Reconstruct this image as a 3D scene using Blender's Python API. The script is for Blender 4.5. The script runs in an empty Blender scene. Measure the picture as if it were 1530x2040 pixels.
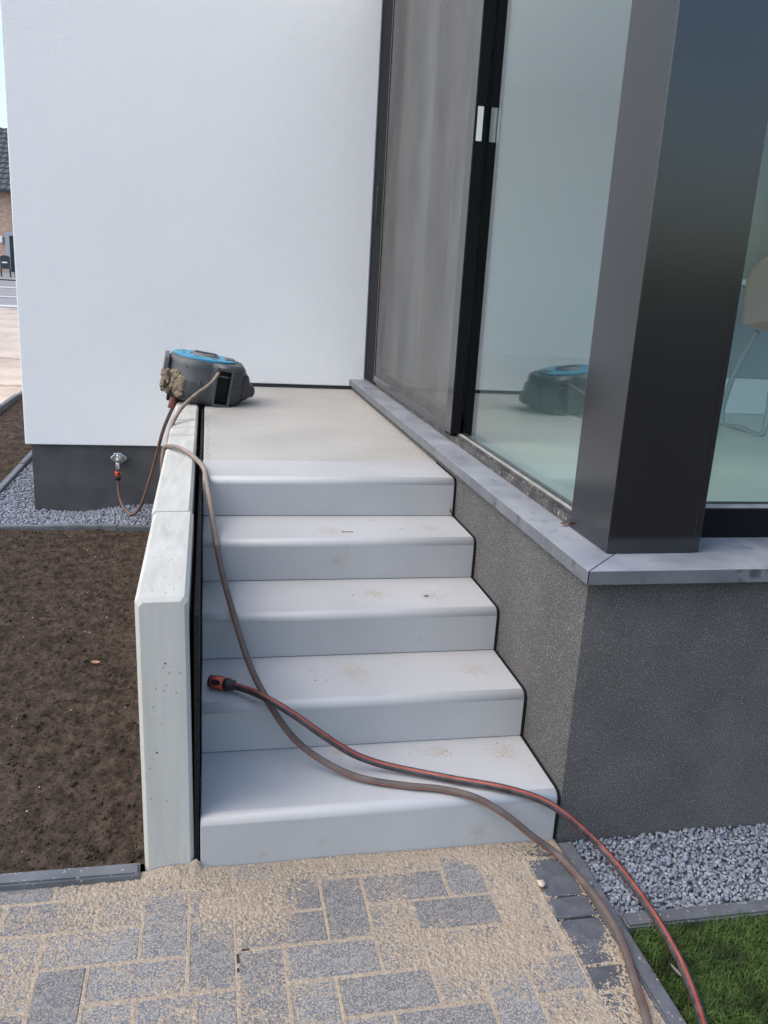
import bpy, bmesh, math, random
import numpy as np
from mathutils import Vector, Matrix
random.seed(7)
S = bpy.context.scene
COL = S.collection
R = math.radians

# ------------------------------------------------------------------ camera
cam_d = bpy.data.cameras.new('camera')
cam = bpy.data.objects.new('camera', cam_d)
COL.objects.link(cam)
cam_d.sensor_fit = 'VERTICAL'
cam_d.sensor_height = 24.0
cam_d.sensor_width = 18.0
cam_d.lens = 1699.24 / 2040 * 24.0
cam_d.clip_start = 0.05
cam_d.clip_end = 2000
rt = Vector((0.9792413, -0.1948883, 0.0557223))
up = Vector((-0.0005134, 0.2725175, 0.9621507))
fw = Vector((0.2026972, 0.9422063, -0.2667604))
m = Matrix((rt, up, -fw)).transposed().to_4x4()
m.translation = Vector((0.01951, -2.18457, 1.70895))
cam.matrix_world = m
S.camera = cam
S.render.resolution_x, S.render.resolution_y = 768, 1024

# ------------------------------------------------------------------ sky, sun, exposure
SUN_EL, SUN_AZ = R(52), R(-101)          # azimuth from +Y towards +X: the light comes from the left
w = bpy.data.worlds.new('World')
S.world = w
w.use_nodes = True
nt = w.node_tree
nt.nodes.clear()
wo = nt.nodes.new('ShaderNodeOutputWorld')
bg = nt.nodes.new('ShaderNodeBackground')
sky = nt.nodes.new('ShaderNodeTexSky')
sky.sky_type = 'NISHITA'
sky.sun_disc = False
sky.sun_elevation = SUN_EL
sky.sun_rotation = SUN_AZ
sky.air_density = 1.35
sky.dust_density = 3.4
sky.ozone_density = 3.4
bg.inputs['Strength'].default_value = 0.15
nt.links.new(sky.outputs[0], bg.inputs[0])
nt.links.new(bg.outputs[0], wo.inputs[0])
sl = bpy.data.lights.new('sun', 'SUN')
sl.energy = 0.5
sl.angle = R(60)
sl.color = (1.0, 0.89, 0.76)
sun = bpy.data.objects.new('sun', sl)
COL.objects.link(sun)
sd = Vector((math.sin(SUN_AZ) * math.cos(SUN_EL), math.cos(SUN_AZ) * math.cos(SUN_EL), math.sin(SUN_EL)))
sun.rotation_euler = sd.to_track_quat('Z', 'Y').to_euler()
S.view_settings.view_transform = 'Standard'
S.view_settings.look = 'None'
S.view_settings.exposure = 1.13
S.view_settings.gamma = 1.0
S.view_settings.use_curve_mapping = False
S.render.engine = 'CYCLES'
S.cycles.max_bounces = 8
S.cycles.transparent_max_bounces = 12
S.cycles.caustics_reflective = False
S.cycles.caustics_refractive = False

# ------------------------------------------------------------------ materials
def nodes_of(name):
    mt = bpy.data.materials.new(name)
    mt.use_nodes = True
    t = mt.node_tree
    return mt, t, t.nodes['Principled BSDF'], t.nodes['Material Output']

def mk(name, c1, c2=None, scale=8.0, detail=5.0, rough=0.6, ramp=(0.35, 0.65), bumps=(), spec=0.5, metal=0.0,
       specks=None, stains=None, rand=0.0, stretch=None, rough2=None, ior=None, world=False):
    """two-tone noise colour, optional grain specks, stains and several bump scales"""
    mt, t, p, out = nodes_of(name)
    N, Lk = t.nodes.new, t.links.new
    tc = N('ShaderNodeTexCoord')
    src = N('ShaderNodeNewGeometry').outputs['Position'] if world else tc.outputs['Object']
    if stretch:
        mp = N('ShaderNodeMapping')
        mp.inputs['Scale'].default_value = stretch
        Lk(src, mp.inputs['Vector'])
        src = mp.outputs[0]
    p.inputs['Roughness'].default_value = rough
    p.inputs['Metallic'].default_value = metal
    p.inputs['Specular IOR Level'].default_value = spec
    if ior: p.inputs['IOR'].default_value = ior
    c2 = c2 or c1
    n = N('ShaderNodeTexNoise')
    n.inputs['Scale'].default_value = scale
    n.inputs['Detail'].default_value = detail
    Lk(src, n.inputs['Vector'])
    cr = N('ShaderNodeValToRGB')
    cr.color_ramp.elements[0].position, cr.color_ramp.elements[1].position = ramp
    cr.color_ramp.elements[0].color = (*c1, 1)
    cr.color_ramp.elements[1].color = (*c2, 1)
    Lk(n.outputs['Fac'], cr.inputs[0])
    col = cr.outputs[0]
    if rough2 is not None:
        mr = N('ShaderNodeMapRange')
        mr.inputs['To Min'].default_value = rough
        mr.inputs['To Max'].default_value = rough2
        mr.inputs['From Min'].default_value = ramp[0]
        mr.inputs['From Max'].default_value = ramp[1]
        Lk(n.outputs['Fac'], mr.inputs['Value'])
        Lk(mr.outputs[0], p.inputs['Roughness'])
    for (c, sc, lo, hi) in (specks or ()):
        v = N('ShaderNodeTexNoise')
        v.inputs['Scale'].default_value = sc
        v.inputs['Detail'].default_value = 2.0
        Lk(src, v.inputs['Vector'])
        r2 = N('ShaderNodeMapRange')
        r2.inputs['From Min'].default_value, r2.inputs['From Max'].default_value = lo, hi
        Lk(v.outputs['Fac'], r2.inputs['Value'])
        mx = N('ShaderNodeMix')
        mx.data_type = 'RGBA'
        Lk(r2.outputs[0], mx.inputs['Factor'])
        Lk(col, mx.inputs['A'])
        mx.inputs['B'].default_value = (*c, 1)
        col = mx.outputs['Result']
    if rand:
        oi = N('ShaderNodeObjectInfo')
        mr = N('ShaderNodeMapRange')
        mr.inputs['To Min'].default_value, mr.inputs['To Max'].default_value = 1 - rand, 1 + rand
        Lk(oi.outputs['Random'], mr.inputs['Value'])
        hs = N('ShaderNodeHueSaturation')
        Lk(mr.outputs[0], hs.inputs['Value'])
        Lk(col, hs.inputs['Color'])
        col = hs.outputs[0]
    Lk(col, p.inputs['Base Color'])
    prev = None
    for (sc, st, dist) in bumps:
        b = N('ShaderNodeTexNoise')
        b.inputs['Scale'].default_value = sc
        b.inputs['Detail'].default_value = 4
        Lk(tc.outputs['Object'], b.inputs['Vector'])
        bp = N('ShaderNodeBump')
        bp.inputs['Strength'].default_value = st
        bp.inputs['Distance'].default_value = dist
        Lk(b.outputs['Fac'], bp.inputs['Height'])
        if prev: Lk(prev, bp.inputs['Normal'])
        prev = bp.outputs[0]
    if prev: Lk(prev, p.inputs['Normal'])
    return mt

def mk_glass(name, tint, f0, rough=0.0):
    """thin pane: Schlick reflection on both faces, tinted straight transmission"""
    mt, t, p, out = nodes_of(name)
    t.nodes.remove(p)
    N, Lk = t.nodes.new, t.links.new
    lw = N('ShaderNodeLayerWeight')
    lw.inputs['Blend'].default_value = 0.5
    pw = N('ShaderNodeMath')
    pw.operation = 'POWER'
    pw.inputs[1].default_value = 5.0
    Lk(lw.outputs['Facing'], pw.inputs[0])
    mr = N('ShaderNodeMapRange')
    mr.inputs['To Min'].default_value = f0
    Lk(pw.outputs[0], mr.inputs['Value'])
    tr = N('ShaderNodeBsdfTransparent')
    tr.inputs['Color'].default_value = (*tint, 1)
    gl = N('ShaderNodeBsdfGlossy')
    gl.inputs['Roughness'].default_value = rough
    gl.inputs['Color'].default_value = (0.93, 0.98, 0.97, 1)
    mx = N('ShaderNodeMixShader')
    Lk(mr.outputs[0], mx.inputs[0])
    Lk(tr.outputs[0], mx.inputs[1])
    Lk(gl.outputs[0], mx.inputs[2])
    Lk(mx.outputs[0], out.inputs['Surface'])
    return mt

def mk_mesh(name):
    """fine insect mesh: threads far below a pixel, so cover and see-through are mixed, with dusty patches"""
    mt, t, p, out = nodes_of(name)
    N, Lk = t.nodes.new, t.links.new
    tc = N('ShaderNodeTexCoord')
    mp = N('ShaderNodeMapping')
    mp.inputs['Scale'].default_value = (1, 2.2, 0.9)
    n = N('ShaderNodeTexNoise')
    n.inputs['Scale'].default_value = 2.2
    n.inputs['Detail'].default_value = 5
    Lk(tc.outputs['Object'], mp.inputs[0])
    Lk(mp.outputs[0], n.inputs['Vector'])
    cr = N('ShaderNodeValToRGB')
    cr.color_ramp.elements[0].position, cr.color_ramp.elements[1].position = 0.34, 0.6
    cr.color_ramp.elements[0].color = (0.12, 0.115, 0.115, 1)
    cr.color_ramp.elements[1].color = (0.17, 0.16, 0.157, 1)
    Lk(n.outputs['Fac'], cr.inputs[0])
    Lk(cr.outputs[0], p.inputs['Base Color'])
    p.inputs['Roughness'].default_value = 0.55
    tr = N('ShaderNodeBsdfTransparent')
    mx = N('ShaderNodeMixShader')
    mx.inputs[0].default_value = 0.40
    Lk(tr.outputs[0], mx.inputs[1])
    Lk(p.outputs[0], mx.inputs[2])
    Lk(mx.outputs[0], out.inputs['Surface'])
    return mt

M = {}
M['render_white'] = mk('white_render', (0.825, 0.83, 0.825), (0.845, 0.85, 0.845), 1.5, 4, 0.85, specks=(((0.72, 0.72, 0.71), 150, 0.70, 0.80),), bumps=((150, 0.7, 0.005), (40, 0.2, 0.006), (3, 0.1, 0.02)), spec=0.3)
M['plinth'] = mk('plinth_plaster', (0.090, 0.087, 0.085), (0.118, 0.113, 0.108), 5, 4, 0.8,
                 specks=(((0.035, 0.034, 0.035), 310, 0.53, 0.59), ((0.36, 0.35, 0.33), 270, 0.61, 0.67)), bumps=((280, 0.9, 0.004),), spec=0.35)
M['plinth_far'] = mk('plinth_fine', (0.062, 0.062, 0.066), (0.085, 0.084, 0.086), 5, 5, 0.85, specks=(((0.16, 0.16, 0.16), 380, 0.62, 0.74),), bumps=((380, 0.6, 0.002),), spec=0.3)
M['bluestone_side'] = mk('bluestone_edge', (0.10, 0.108, 0.12), (0.155, 0.16, 0.17), 9, 8, 0.5, ramp=(0.3, 0.7), specks=(((0.055, 0.06, 0.07), 12, 0.62, 0.70), ((0.30, 0.30, 0.29), 60, 0.70, 0.78)), bumps=((120, 0.15, 0.002),))
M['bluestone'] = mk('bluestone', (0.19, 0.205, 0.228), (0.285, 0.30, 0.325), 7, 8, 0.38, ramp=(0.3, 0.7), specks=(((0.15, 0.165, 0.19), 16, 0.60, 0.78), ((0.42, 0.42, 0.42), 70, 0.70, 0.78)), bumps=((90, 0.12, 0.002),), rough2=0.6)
M['anthracite'] = mk('anthracite_aluminium', (0.0045, 0.0055, 0.0075), (0.0065, 0.0075, 0.0095), 3, 4, 0.17, specks=(((0.05, 0.048, 0.045), 60, 0.78, 0.84),), spec=0.5, ior=1.75)
_p = M['anthracite'].node_tree.nodes['Principled BSDF']
_p.inputs['Sheen Weight'].default_value = 0.45
_p.inputs['Sheen Roughness'].default_value = 0.22
_p.inputs['Sheen Tint'].default_value = (1.0, 0.80, 0.68, 1)  # warm tint puts the glow from the left into the metal's colour
M['black_frame'] = mk('black_aluminium', (0.004, 0.0045, 0.006), (0.006, 0.0065, 0.008), 4, 3, 0.6, spec=0.12)
M['frame_dusty'] = mk('dusty_black_rail', (0.03, 0.03, 0.032), (0.09, 0.085, 0.08), 14, 6, 0.55, specks=(((0.35, 0.31, 0.26), 50, 0.60, 0.72),))
M['alu_strip'] = mk('bare_aluminium', (0.42, 0.40, 0.37), (0.55, 0.53, 0.50), 20, 4, 0.45, metal=0.4)
M['mesh'] = mk_mesh('insect_mesh')
M['glass_side'] = mk_glass('double_glazing_side', (0.90, 0.965, 0.945), 0.16)
M['glass_front'] = mk_glass('double_glazing_front', (0.91, 0.965, 0.945), 0.05)
M['sticker'] = mk('white_sticker', (0.78, 0.79, 0.78), rough=0.5)
M['concrete_step'] = mk('smooth_step_concrete', (0.375, 0.378, 0.378), (0.43, 0.431, 0.426), 2.6, 6, 0.42, ramp=(0.3, 0.7),
                        specks=(((0.34, 0.34, 0.34), 24, 0.68, 0.82), ((0.36, 0.31, 0.25), 9, 0.70, 0.84), ((0.22, 0.215, 0.20), 110, 0.755, 0.79)), bumps=((140, 0.10, 0.001), (25, 0.06, 0.002)), rough2=0.58, world=True)
def add_stains(mt, spots, col):
    """dried sandy smudges at given places on the treads"""
    t = mt.node_tree
    N, Lk = t.nodes.new, t.links.new
    p = t.nodes['Principled BSDF']
    base = p.inputs['Base Color'].links[0].from_socket
    pos = N('ShaderNodeNewGeometry').outputs['Position']
    tot = None
    for (c, r) in spots:
        d = N('ShaderNodeVectorMath'); d.operation = 'DISTANCE'
        d.inputs[1].default_value = c
        Lk(pos, d.inputs[0])
        k = N('ShaderNodeMapRange')
        k.inputs['From Min'].default_value, k.inputs['From Max'].default_value = r, 0.0
        Lk(d.outputs['Value'], k.inputs['Value'])
        if tot is None: tot = k.outputs[0]
        else:
            a = N('ShaderNodeMath'); a.operation = 'MAXIMUM'
            Lk(tot, a.inputs[0]); Lk(k.outputs[0], a.inputs[1])
            tot = a.outputs[0]
    nz = N('ShaderNodeTexNoise')
    nz.inputs['Scale'].default_value = 70
    nz.inputs['Detail'].default_value = 8
    Lk(pos, nz.inputs['Vector'])
    ad = N('ShaderNodeMath'); ad.operation = 'MULTIPLY_ADD'
    ad.inputs[1].default_value = 0.55
    Lk(tot, ad.inputs[0]); Lk(nz.outputs['Fac'], ad.inputs[2])
    mr = N('ShaderNodeMapRange')
    mr.inputs['From Min'].default_value, mr.inputs['From Max'].default_value = 0.72, 0.92
    mr.inputs['To Max'].default_value = 0.42
    Lk(ad.outputs[0], mr.inputs['Value'])
    mx = N('ShaderNodeMix'); mx.data_type = 'RGBA'
    Lk(mr.outputs[0], mx.inputs['Factor']); Lk(base, mx.inputs['A'])
    mx.inputs['B'].default_value = (*col, 1)
    Lk(mx.outputs['Result'], p.inputs['Base Color'])
add_stains(M['concrete_step'], [((0.535, 0.555, 0.34), 0.10), ((0.66, 0.875, 0.51), 0.08), ((0.98, 0.53, 0.34), 0.09), ((1.01, 0.25, 0.17), 0.10), ((0.79, 0.28, 0.17), 0.08), ((0.46, 0.32, 0.17), 0.06), ((0.52, 1.16, 0.68), 0.09), ((0.88, 0.84, 0.51), 0.08), ((0.95, 1.2, 0.68), 0.07), ((0.78, 0.06, 0.17), 0.05), ((0.85, 0.0, 0.05), 0.05)], (0.33, 0.285, 0.225))
M['concrete_landing'] = mk('landing_concrete', (0.335, 0.322, 0.295), (0.40, 0.387, 0.357), 2.4, 6, 0.6, ramp=(0.3, 0.7),
                           specks=(((0.42, 0.36, 0.28), 6, 0.62, 0.80), ((0.30, 0.28, 0.25), 80, 0.74, 0.78)), bumps=((120, 0.1, 0.001),))
M['concrete_wall'] = mk('cast_concrete', (0.40, 0.395, 0.355), (0.51, 0.505, 0.465), 4, 6, 0.75, ramp=(0.3, 0.7), stretch=(6.0, 0.8, 0.3),
                        specks=(((0.36, 0.365, 0.32), 3.5, 0.56, 0.78), ((0.30, 0.30, 0.27), 12, 0.70, 0.82)), bumps=((60, 0.12, 0.003), (300, 0.15, 0.001)))
M['hole_shade'] = mk('air_hole_shade', (0.06, 0.06, 0.055), rough=1.0)
M['membrane'] = mk('black_plastic_membrane', (0.008, 0.008, 0.009), rough=0.7, spec=0.2, bumps=((70, 0.8, 0.01),))
M['kerb'] = mk('kerb_concrete', (0.07, 0.075, 0.084), (0.135, 0.142, 0.153), 9, 7, 0.6, ramp=(0.3, 0.75), specks=(((0.40, 0.41, 0.42), 34, 0.68, 0.78), ((0.42, 0.34, 0.24), 90, 0.66, 0.72)), bumps=((160, 0.3, 0.002),), rand=0.12)
M['paver'] = mk('paver_concrete', (0.085, 0.094, 0.108), (0.15, 0.16, 0.175), 22, 8, 0.75, ramp=(0.3, 0.72), specks=(((0.26, 0.25, 0.23), 60, 0.50, 0.72), ((0.31, 0.258, 0.20), 180, 0.515, 0.575)), bumps=((220, 0.6, 0.002),), rand=0.16)
M['paver_dark'] = mk('dark_border_paver', (0.05, 0.054, 0.062), (0.095, 0.10, 0.112), 22, 8, 0.7, ramp=(0.3, 0.72), specks=(((0.25, 0.24, 0.22), 150, 0.66, 0.74),), bumps=((220, 0.6, 0.002),), rand=0.14)
M['sand'] = mk('paving_sand', (0.29, 0.235, 0.175), (0.40, 0.332, 0.255), 60, 6, 0.95, ramp=(0.3, 0.7), specks=(((0.15, 0.11, 0.075), 300, 0.56, 0.66), ((0.58, 0.50, 0.40), 420, 0.66, 0.72)), bumps=((500, 0.6, 0.002),), spec=0.2)
M['soil'] = mk('dark_soil', (0.034, 0.024, 0.017), (0.086, 0.063, 0.046), 14, 10, 0.95, ramp=(0.32, 0.68), specks=(((0.015, 0.011, 0.008), 150, 0.56, 0.68), ((0.16, 0.13, 0.10), 210, 0.70, 0.76)), bumps=((180, 0.9, 0.006), (420, 0.7, 0.003)), spec=0.15)
M['gravel'] = mk('blue_grey_gravel', (0.135, 0.15, 0.18), (0.27, 0.29, 0.33), 28, 2, 0.7, ramp=(0.35, 0.65), specks=(((0.50, 0.52, 0.54), 60, 0.68, 0.76),), bumps=((300, 0.4, 0.002),))
M['grass'] = mk('lawn_grass', (0.022, 0.050, 0.010), (0.075, 0.125, 0.028), 34, 4, 0.6, ramp=(0.32, 0.68), spec=0.25, specks=(((0.16, 0.145, 0.05), 90, 0.60, 0.72), ((0.02, 0.03, 0.008), 7, 0.5, 0.72)))
M['hose_dust'] = mk('dusty_hose_grey', (0.065, 0.052, 0.046), (0.125, 0.096, 0.082), 14, 5, 0.7, ramp=(0.3, 0.7))
M['hose_dust_stripe'] = mk('dusty_hose_orange', (0.27, 0.075, 0.048), (0.24, 0.12, 0.09), 14, 5, 0.7)
M['hose_worn'] = mk('worn_hose_beige', (0.19, 0.145, 0.115), (0.30, 0.235, 0.19), 18, 5, 0.75, ramp=(0.3, 0.7))
M['hose_black'] = mk('black_hose', (0.022, 0.022, 0.025), (0.06, 0.055, 0.055), 30, 6, 0.5, specks=(((0.22, 0.18, 0.15), 260, 0.64, 0.74),))
M['hose_orange'] = mk('orange_hose_stripe', (0.24, 0.042, 0.025), (0.32, 0.072, 0.045), 20, 4, 0.55)
M['orange_plastic'] = mk('orange_plastic', (0.60, 0.085, 0.04), rough=0.45)
M['black_plastic'] = mk('black_plastic', (0.015, 0.016, 0.018), rough=0.5, bumps=((400, 0.3, 0.001),))
M['reel_grey'] = mk('grey_reel_plastic', (0.042, 0.045, 0.050), (0.062, 0.065, 0.069), 9, 5, 0.42, specks=(((0.26, 0.22, 0.17), 30, 0.70, 0.80),), bumps=((500, 0.15, 0.001),), rough2=0.55)
M['reel_dark'] = mk('dark_reel_plastic', (0.010, 0.010, 0.011), rough=0.6)
M['reel_blue'] = mk('blue_reel_plastic', (0.030, 0.235, 0.37), (0.045, 0.28, 0.42), 12, 3, 0.38)
M['reel_mid'] = mk('mid_grey_reel_plastic', (0.10, 0.10, 0.102), (0.13, 0.127, 0.122), 20, 4, 0.5)
M['mud'] = mk('dried_mud', (0.13, 0.10, 0.07), (0.27, 0.215, 0.15), 40, 6, 0.95, ramp=(0.3, 0.7), specks=(((0.08, 0.06, 0.04), 60, 0.6, 0.7),), bumps=((160, 0.8, 0.004),))
M['chrome'] = mk('nickel_plated_brass', (0.62, 0.64, 0.66), rough=0.25, metal=0.9)
M['leaf_brown'] = mk('dry_leaf', (0.36, 0.15, 0.07), (0.46, 0.24, 0.13), 80, 4, 0.7)
M['leaf_tan'] = mk('tan_leaf', (0.58, 0.34, 0.22), (0.62, 0.42, 0.30), 60, 4, 0.7)
M['leaf_grey'] = mk('grey_leaf', (0.40, 0.39, 0.36), (0.48, 0.46, 0.42), 60, 4, 0.7)
M['pebble'] = mk('sandy_pebble', (0.44, 0.35, 0.26), (0.54, 0.45, 0.35), 50, 5, 0.85, bumps=((200, 0.4, 0.002),))
M['room_white'] = mk('room_white_paint', (0.74, 0.76, 0.77), rough=0.8)
M['filler_grey'] = mk('grey_filler_cloth', (0.10, 0.12, 0.11), rough=0.9)
M['room_floor'] = mk('poured_floor', (0.46, 0.50, 0.46), (0.54, 0.58, 0.53), 2, 5, 0.3)
M['cabinet'] = mk('blue_grey_cabinet', (0.30, 0.35, 0.39), (0.32, 0.37, 0.41), 3, 2, 0.5)
M['beige'] = mk('beige_shell', (0.74, 0.55, 0.47), (0.78, 0.60, 0.52), 5, 3, 0.55)
M['stool_frame'] = mk('blue_grey_steel', (0.30, 0.35, 0.39), rough=0.6)
M['brick'] = mk('warm_brick', (0.46, 0.27, 0.19), (0.60, 0.42, 0.32), 3.0, 8, 0.85, stretch=(1.0, 1.0, 3.2), specks=(((0.58, 0.50, 0.42), 5, 0.62, 0.7),))
M['roof_tile'] = mk('dark_roof_tile', (0.035, 0.036, 0.042), (0.06, 0.06, 0.066), 4, 4, 0.6)
M['grey_paint'] = mk('grey_paint', (0.36, 0.39, 0.42), rough=0.6)
M['dark_door'] = mk('dark_door', (0.03, 0.035, 0.045), rough=0.4)
M['white_lamp'] = mk('white_lamp_glass', (0.8, 0.8, 0.78), rough=0.5)
M['lot_sand'] = mk('trampled_sand', (0.40, 0.31, 0.24), (0.56, 0.46, 0.37), 1.2, 8, 0.95, ramp=(0.3, 0.7), specks=(((0.22, 0.17, 0.13), 1.6, 0.62, 0.74),), bumps=((6, 0.5, 0.05),), stretch=(0.9, 1.0, 1))
M['terrain'] = mk('open_ground', (0.045, 0.036, 0.028), (0.085, 0.068, 0.052), 1.5, 8, 0.95, bumps=((12, 0.6, 0.03),))
M['road'] = mk('street_asphalt', (0.21, 0.205, 0.20), (0.27, 0.26, 0.25), 1.2, 6, 0.85, stretch=(0.3, 2, 1))
M['road_line'] = mk('pale_kerb_line', (0.5, 0.48, 0.46), rough=0.8)

# ------------------------------------------------------------------ helpers
def link(name, me, mat, parent=None):
    o = bpy.data.objects.new(name, me)
    COL.objects.link(o)
    if mat is not None and not me.materials:
        for q in (mat if isinstance(mat, (list, tuple)) else [mat]):
            me.materials.append(M[q])
    if parent is not None: o.parent = parent
    return o

def tag(o, label=None, cat=None, group=None, kind=None):
    if label: o['label'] = label
    if cat: o['category'] = cat
    if group: o['group'] = group
    if kind: o['kind'] = kind
    return o

def thing(name, label, cat, loc=(0, 0, 0), group=None):
    o = bpy.data.objects.new(name, None)
    o.empty_display_size = 0.1
    COL.objects.link(o)
    o.location = loc
    return tag(o, label, cat, group)

def from_bm(name, bm, mat, parent=None, smooth=False):
    me = bpy.data.meshes.new(name)
    bmesh.ops.recalc_face_normals(bm, faces=bm.faces)
    bm.to_mesh(me)
    bm.free()
    if smooth:
        me.polygons.foreach_set('use_smooth', [True] * len(me.polygons))
    return link(name, me, mat, parent)

def add_box(bm, x0, x1, y0, y1, z0, z1, mi=0):
    v = [bm.verts.new(p) for p in ((x0, y0, z0), (x1, y0, z0), (x1, y1, z0), (x0, y1, z0), (x0, y0, z1), (x1, y0, z1), (x1, y1, z1), (x0, y1, z1))]
    for f in ((0, 3, 2, 1), (4, 5, 6, 7), (0, 1, 5, 4), (1, 2, 6, 5), (2, 3, 7, 6), (3, 0, 4, 7)):
        bm.faces.new([v[i] for i in f]).material_index = mi

def bevel_all(bm, w, seg=2):
    bmesh.ops.bevel(bm, geom=list(bm.edges), offset=w, segments=seg, affect='EDGES', profile=0.5)

def box(name, x0, x1, y0, y1, z0, z1, mat, parent=None, bev=0.0):
    bm = bmesh.new()
    add_box(bm, x0, x1, y0, y1, z0, z1)
    if bev: bevel_all(bm, bev)
    return from_bm(name, bm, mat, parent)

def prism(name, pts, axis, a, b, mat, parent=None, bev=0.0, smooth=False):
    """extrude a closed 2-D outline; axis 0: pts are (y,z), 1: (x,z), 2: (x,y)"""
    bm = bmesh.new()
    def P(p, d): return {0: (d, p[0], p[1]), 1: (p[0], d, p[1]), 2: (p[0], p[1], d)}[axis]
    va = [bm.verts.new(P(p, a)) for p in pts]
    vb = [bm.verts.new(P(p, b)) for p in pts]
    bm.faces.new(va)
    bm.faces.new(vb[::-1])
    n = len(pts)
    for i in range(n):
        bm.faces.new((va[i], vb[i], vb[(i + 1) % n], va[(i + 1) % n]))
    bmesh.ops.recalc_face_normals(bm, faces=bm.faces)
    if bev: bevel_all(bm, bev, 2)
    return from_bm(name, bm, mat, parent, smooth)

def catmull(pts, n=14):
    P = [np.array(p, float) for p in pts]
    P = [2 * P[0] - P[1]] + P + [2 * P[-1] - P[-2]]
    out = []
    for i in range(1, len(P) - 2):
        p0, p1, p2, p3 = P[i - 1:i + 3]
        d = max(np.linalg.norm(p2 - p1), 1e-6)
        a = (p2 - p0) / (np.linalg.norm(p2 - p1) + np.linalg.norm(p1 - p0)) * d
        b = (p3 - p1) / (np.linalg.norm(p3 - p2) + np.linalg.norm(p2 - p1)) * d
        for k in range(n):
            t = k / n
            t2, t3 = t * t, t * t * t
            out.append((2 * t3 - 3 * t2 + 1) * p1 + (t3 - 2 * t2 + t) * a + (-2 * t3 + 3 * t2) * p2 + (t3 - t2) * b)
    out.append(P[-2])
    return out

def tube_mesh(name, path, rad, sides=16, stripe=None, twist=0.0, cap=True):
    """tube along a path; stripe(i_side, k) -> material index"""
    path = [Vector(p) for p in path]
    rs = rad if isinstance(rad, (list, tuple)) else [rad] * len(path)
    V, F, MI = [], [], []
    nrm = None
    for k, p in enumerate(path):
        t = (path[min(k + 1, len(path) - 1)] - path[max(k - 1, 0)]).normalized()
        if nrm is None:
            nrm = t.cross(Vector((0, 0, 1)))
            if nrm.length < 1e-3: nrm = Vector((1, 0, 0))
            nrm = nrm.cross(t)
        nrm = (nrm - t * nrm.dot(t)).normalized()
        bi = t.cross(nrm)
        for i in range(sides):
            a = 2 * math.pi * i / sides + twist * k / len(path)
            V.append(p + (nrm * math.cos(a) + bi * math.sin(a)) * rs[k])
    for k in range(len(path) - 1):
        for i in range(sides):
            j = (i + 1) % sides
            F.append((k * sides + i, k * sides + j, (k + 1) * sides + j, (k + 1) * sides + i))
            MI.append(stripe(i, k) if stripe else 0)
    if cap:
        F.append(tuple(range(sides))[::-1]); MI.append(0)
        F.append(tuple((len(path) - 1) * sides + i for i in range(sides))); MI.append(0)
    me = bpy.data.meshes.new(name)
    me.from_pydata([tuple(v) for v in V], [], F)
    me.polygons.foreach_set('material_index', MI)
    me.polygons.foreach_set('use_smooth', [True] * len(F))
    return me

def lathe_mesh(name, prof, axis_mat, sides=24):
    """prof: (distance along, radius) revolved round the local X axis"""
    V, F = [], []
    for (a, r) in prof:
        for i in range(sides):
            t = 2 * math.pi * i / sides
            V.append(axis_mat @ Vector((a, r * math.cos(t), r * math.sin(t))))
    n = len(prof)
    for k in range(n - 1):
        for i in range(sides):
            j = (i + 1) % sides
            F.append((k * sides + i, (k + 1) * sides + i, (k + 1) * sides + j, k * sides + j))
    F.append(tuple(range(sides)))
    F.append(tuple((n - 1) * sides + i for i in range(sides))[::-1])
    me = bpy.data.meshes.new(name)
    me.from_pydata([tuple(v) for v in V], [], F)
    return me

_lat = {}
def vnoise(x, y, freq, seed):
    if seed not in _lat: _lat[seed] = np.random.default_rng(seed).random((257, 257))
    L = _lat[seed]
    fx, fy = x * freq, y * freq
    ix, iy = np.floor(fx).astype(int), np.floor(fy).astype(int)
    tx, ty = fx - ix, fy - iy
    tx, ty = tx * tx * (3 - 2 * tx), ty * ty * (3 - 2 * ty)
    ix, iy = ix % 256, iy % 256
    return (L[ix, iy] * (1 - tx) + L[ix + 1, iy] * tx) * (1 - ty) + (L[ix, iy + 1] * (1 - tx) + L[ix + 1, iy + 1] * tx) * ty

def fbm(x, y, freq, seed, octs=4, gain=0.5):
    s, a, tot = 0, 1.0, 0
    for o in range(octs):
        c, sn = math.cos(0.7 * o), math.sin(0.7 * o)
        s = s + a * vnoise(c * x - sn * y + 3.1 * o, sn * x + c * y + 1.7 * o, freq * 2 ** o, seed + o)
        tot += a
        a *= gain
    return s / tot

def grid_mesh(name, X, Y, Z, keep=None, smooth=True):
    ny, nx = X.shape
    V = np.stack([X, Y, Z], -1).reshape(-1, 3)
    idx = np.arange(ny * nx).reshape(ny, nx)
    Q = np.stack([idx[:-1, :-1], idx[:-1, 1:], idx[1:, 1:], idx[1:, :-1]], -1).reshape(-1, 4)
    if keep is not None:
        kf = keep.reshape(-1)[Q].any(1)
        Q = Q[kf]
        used = np.unique(Q)
        remap = np.full(ny * nx, -1)
        remap[used] = np.arange(len(used))
        V, Q = V[used], remap[Q]
    me = bpy.data.meshes.new(name)
    me.vertices.add(len(V))
    me.vertices.foreach_set('co', V.astype(np.float32).ravel())
    me.loops.add(len(Q) * 4)
    me.loops.foreach_set('vertex_index', Q.astype(np.int32).ravel())
    me.polygons.add(len(Q))
    me.polygons.foreach_set('loop_start', (np.arange(len(Q)) * 4).astype(np.int32))
    me.polygons.foreach_set('use_smooth', np.full(len(Q), smooth))
    me.update(calc_edges=True)
    return me

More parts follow.
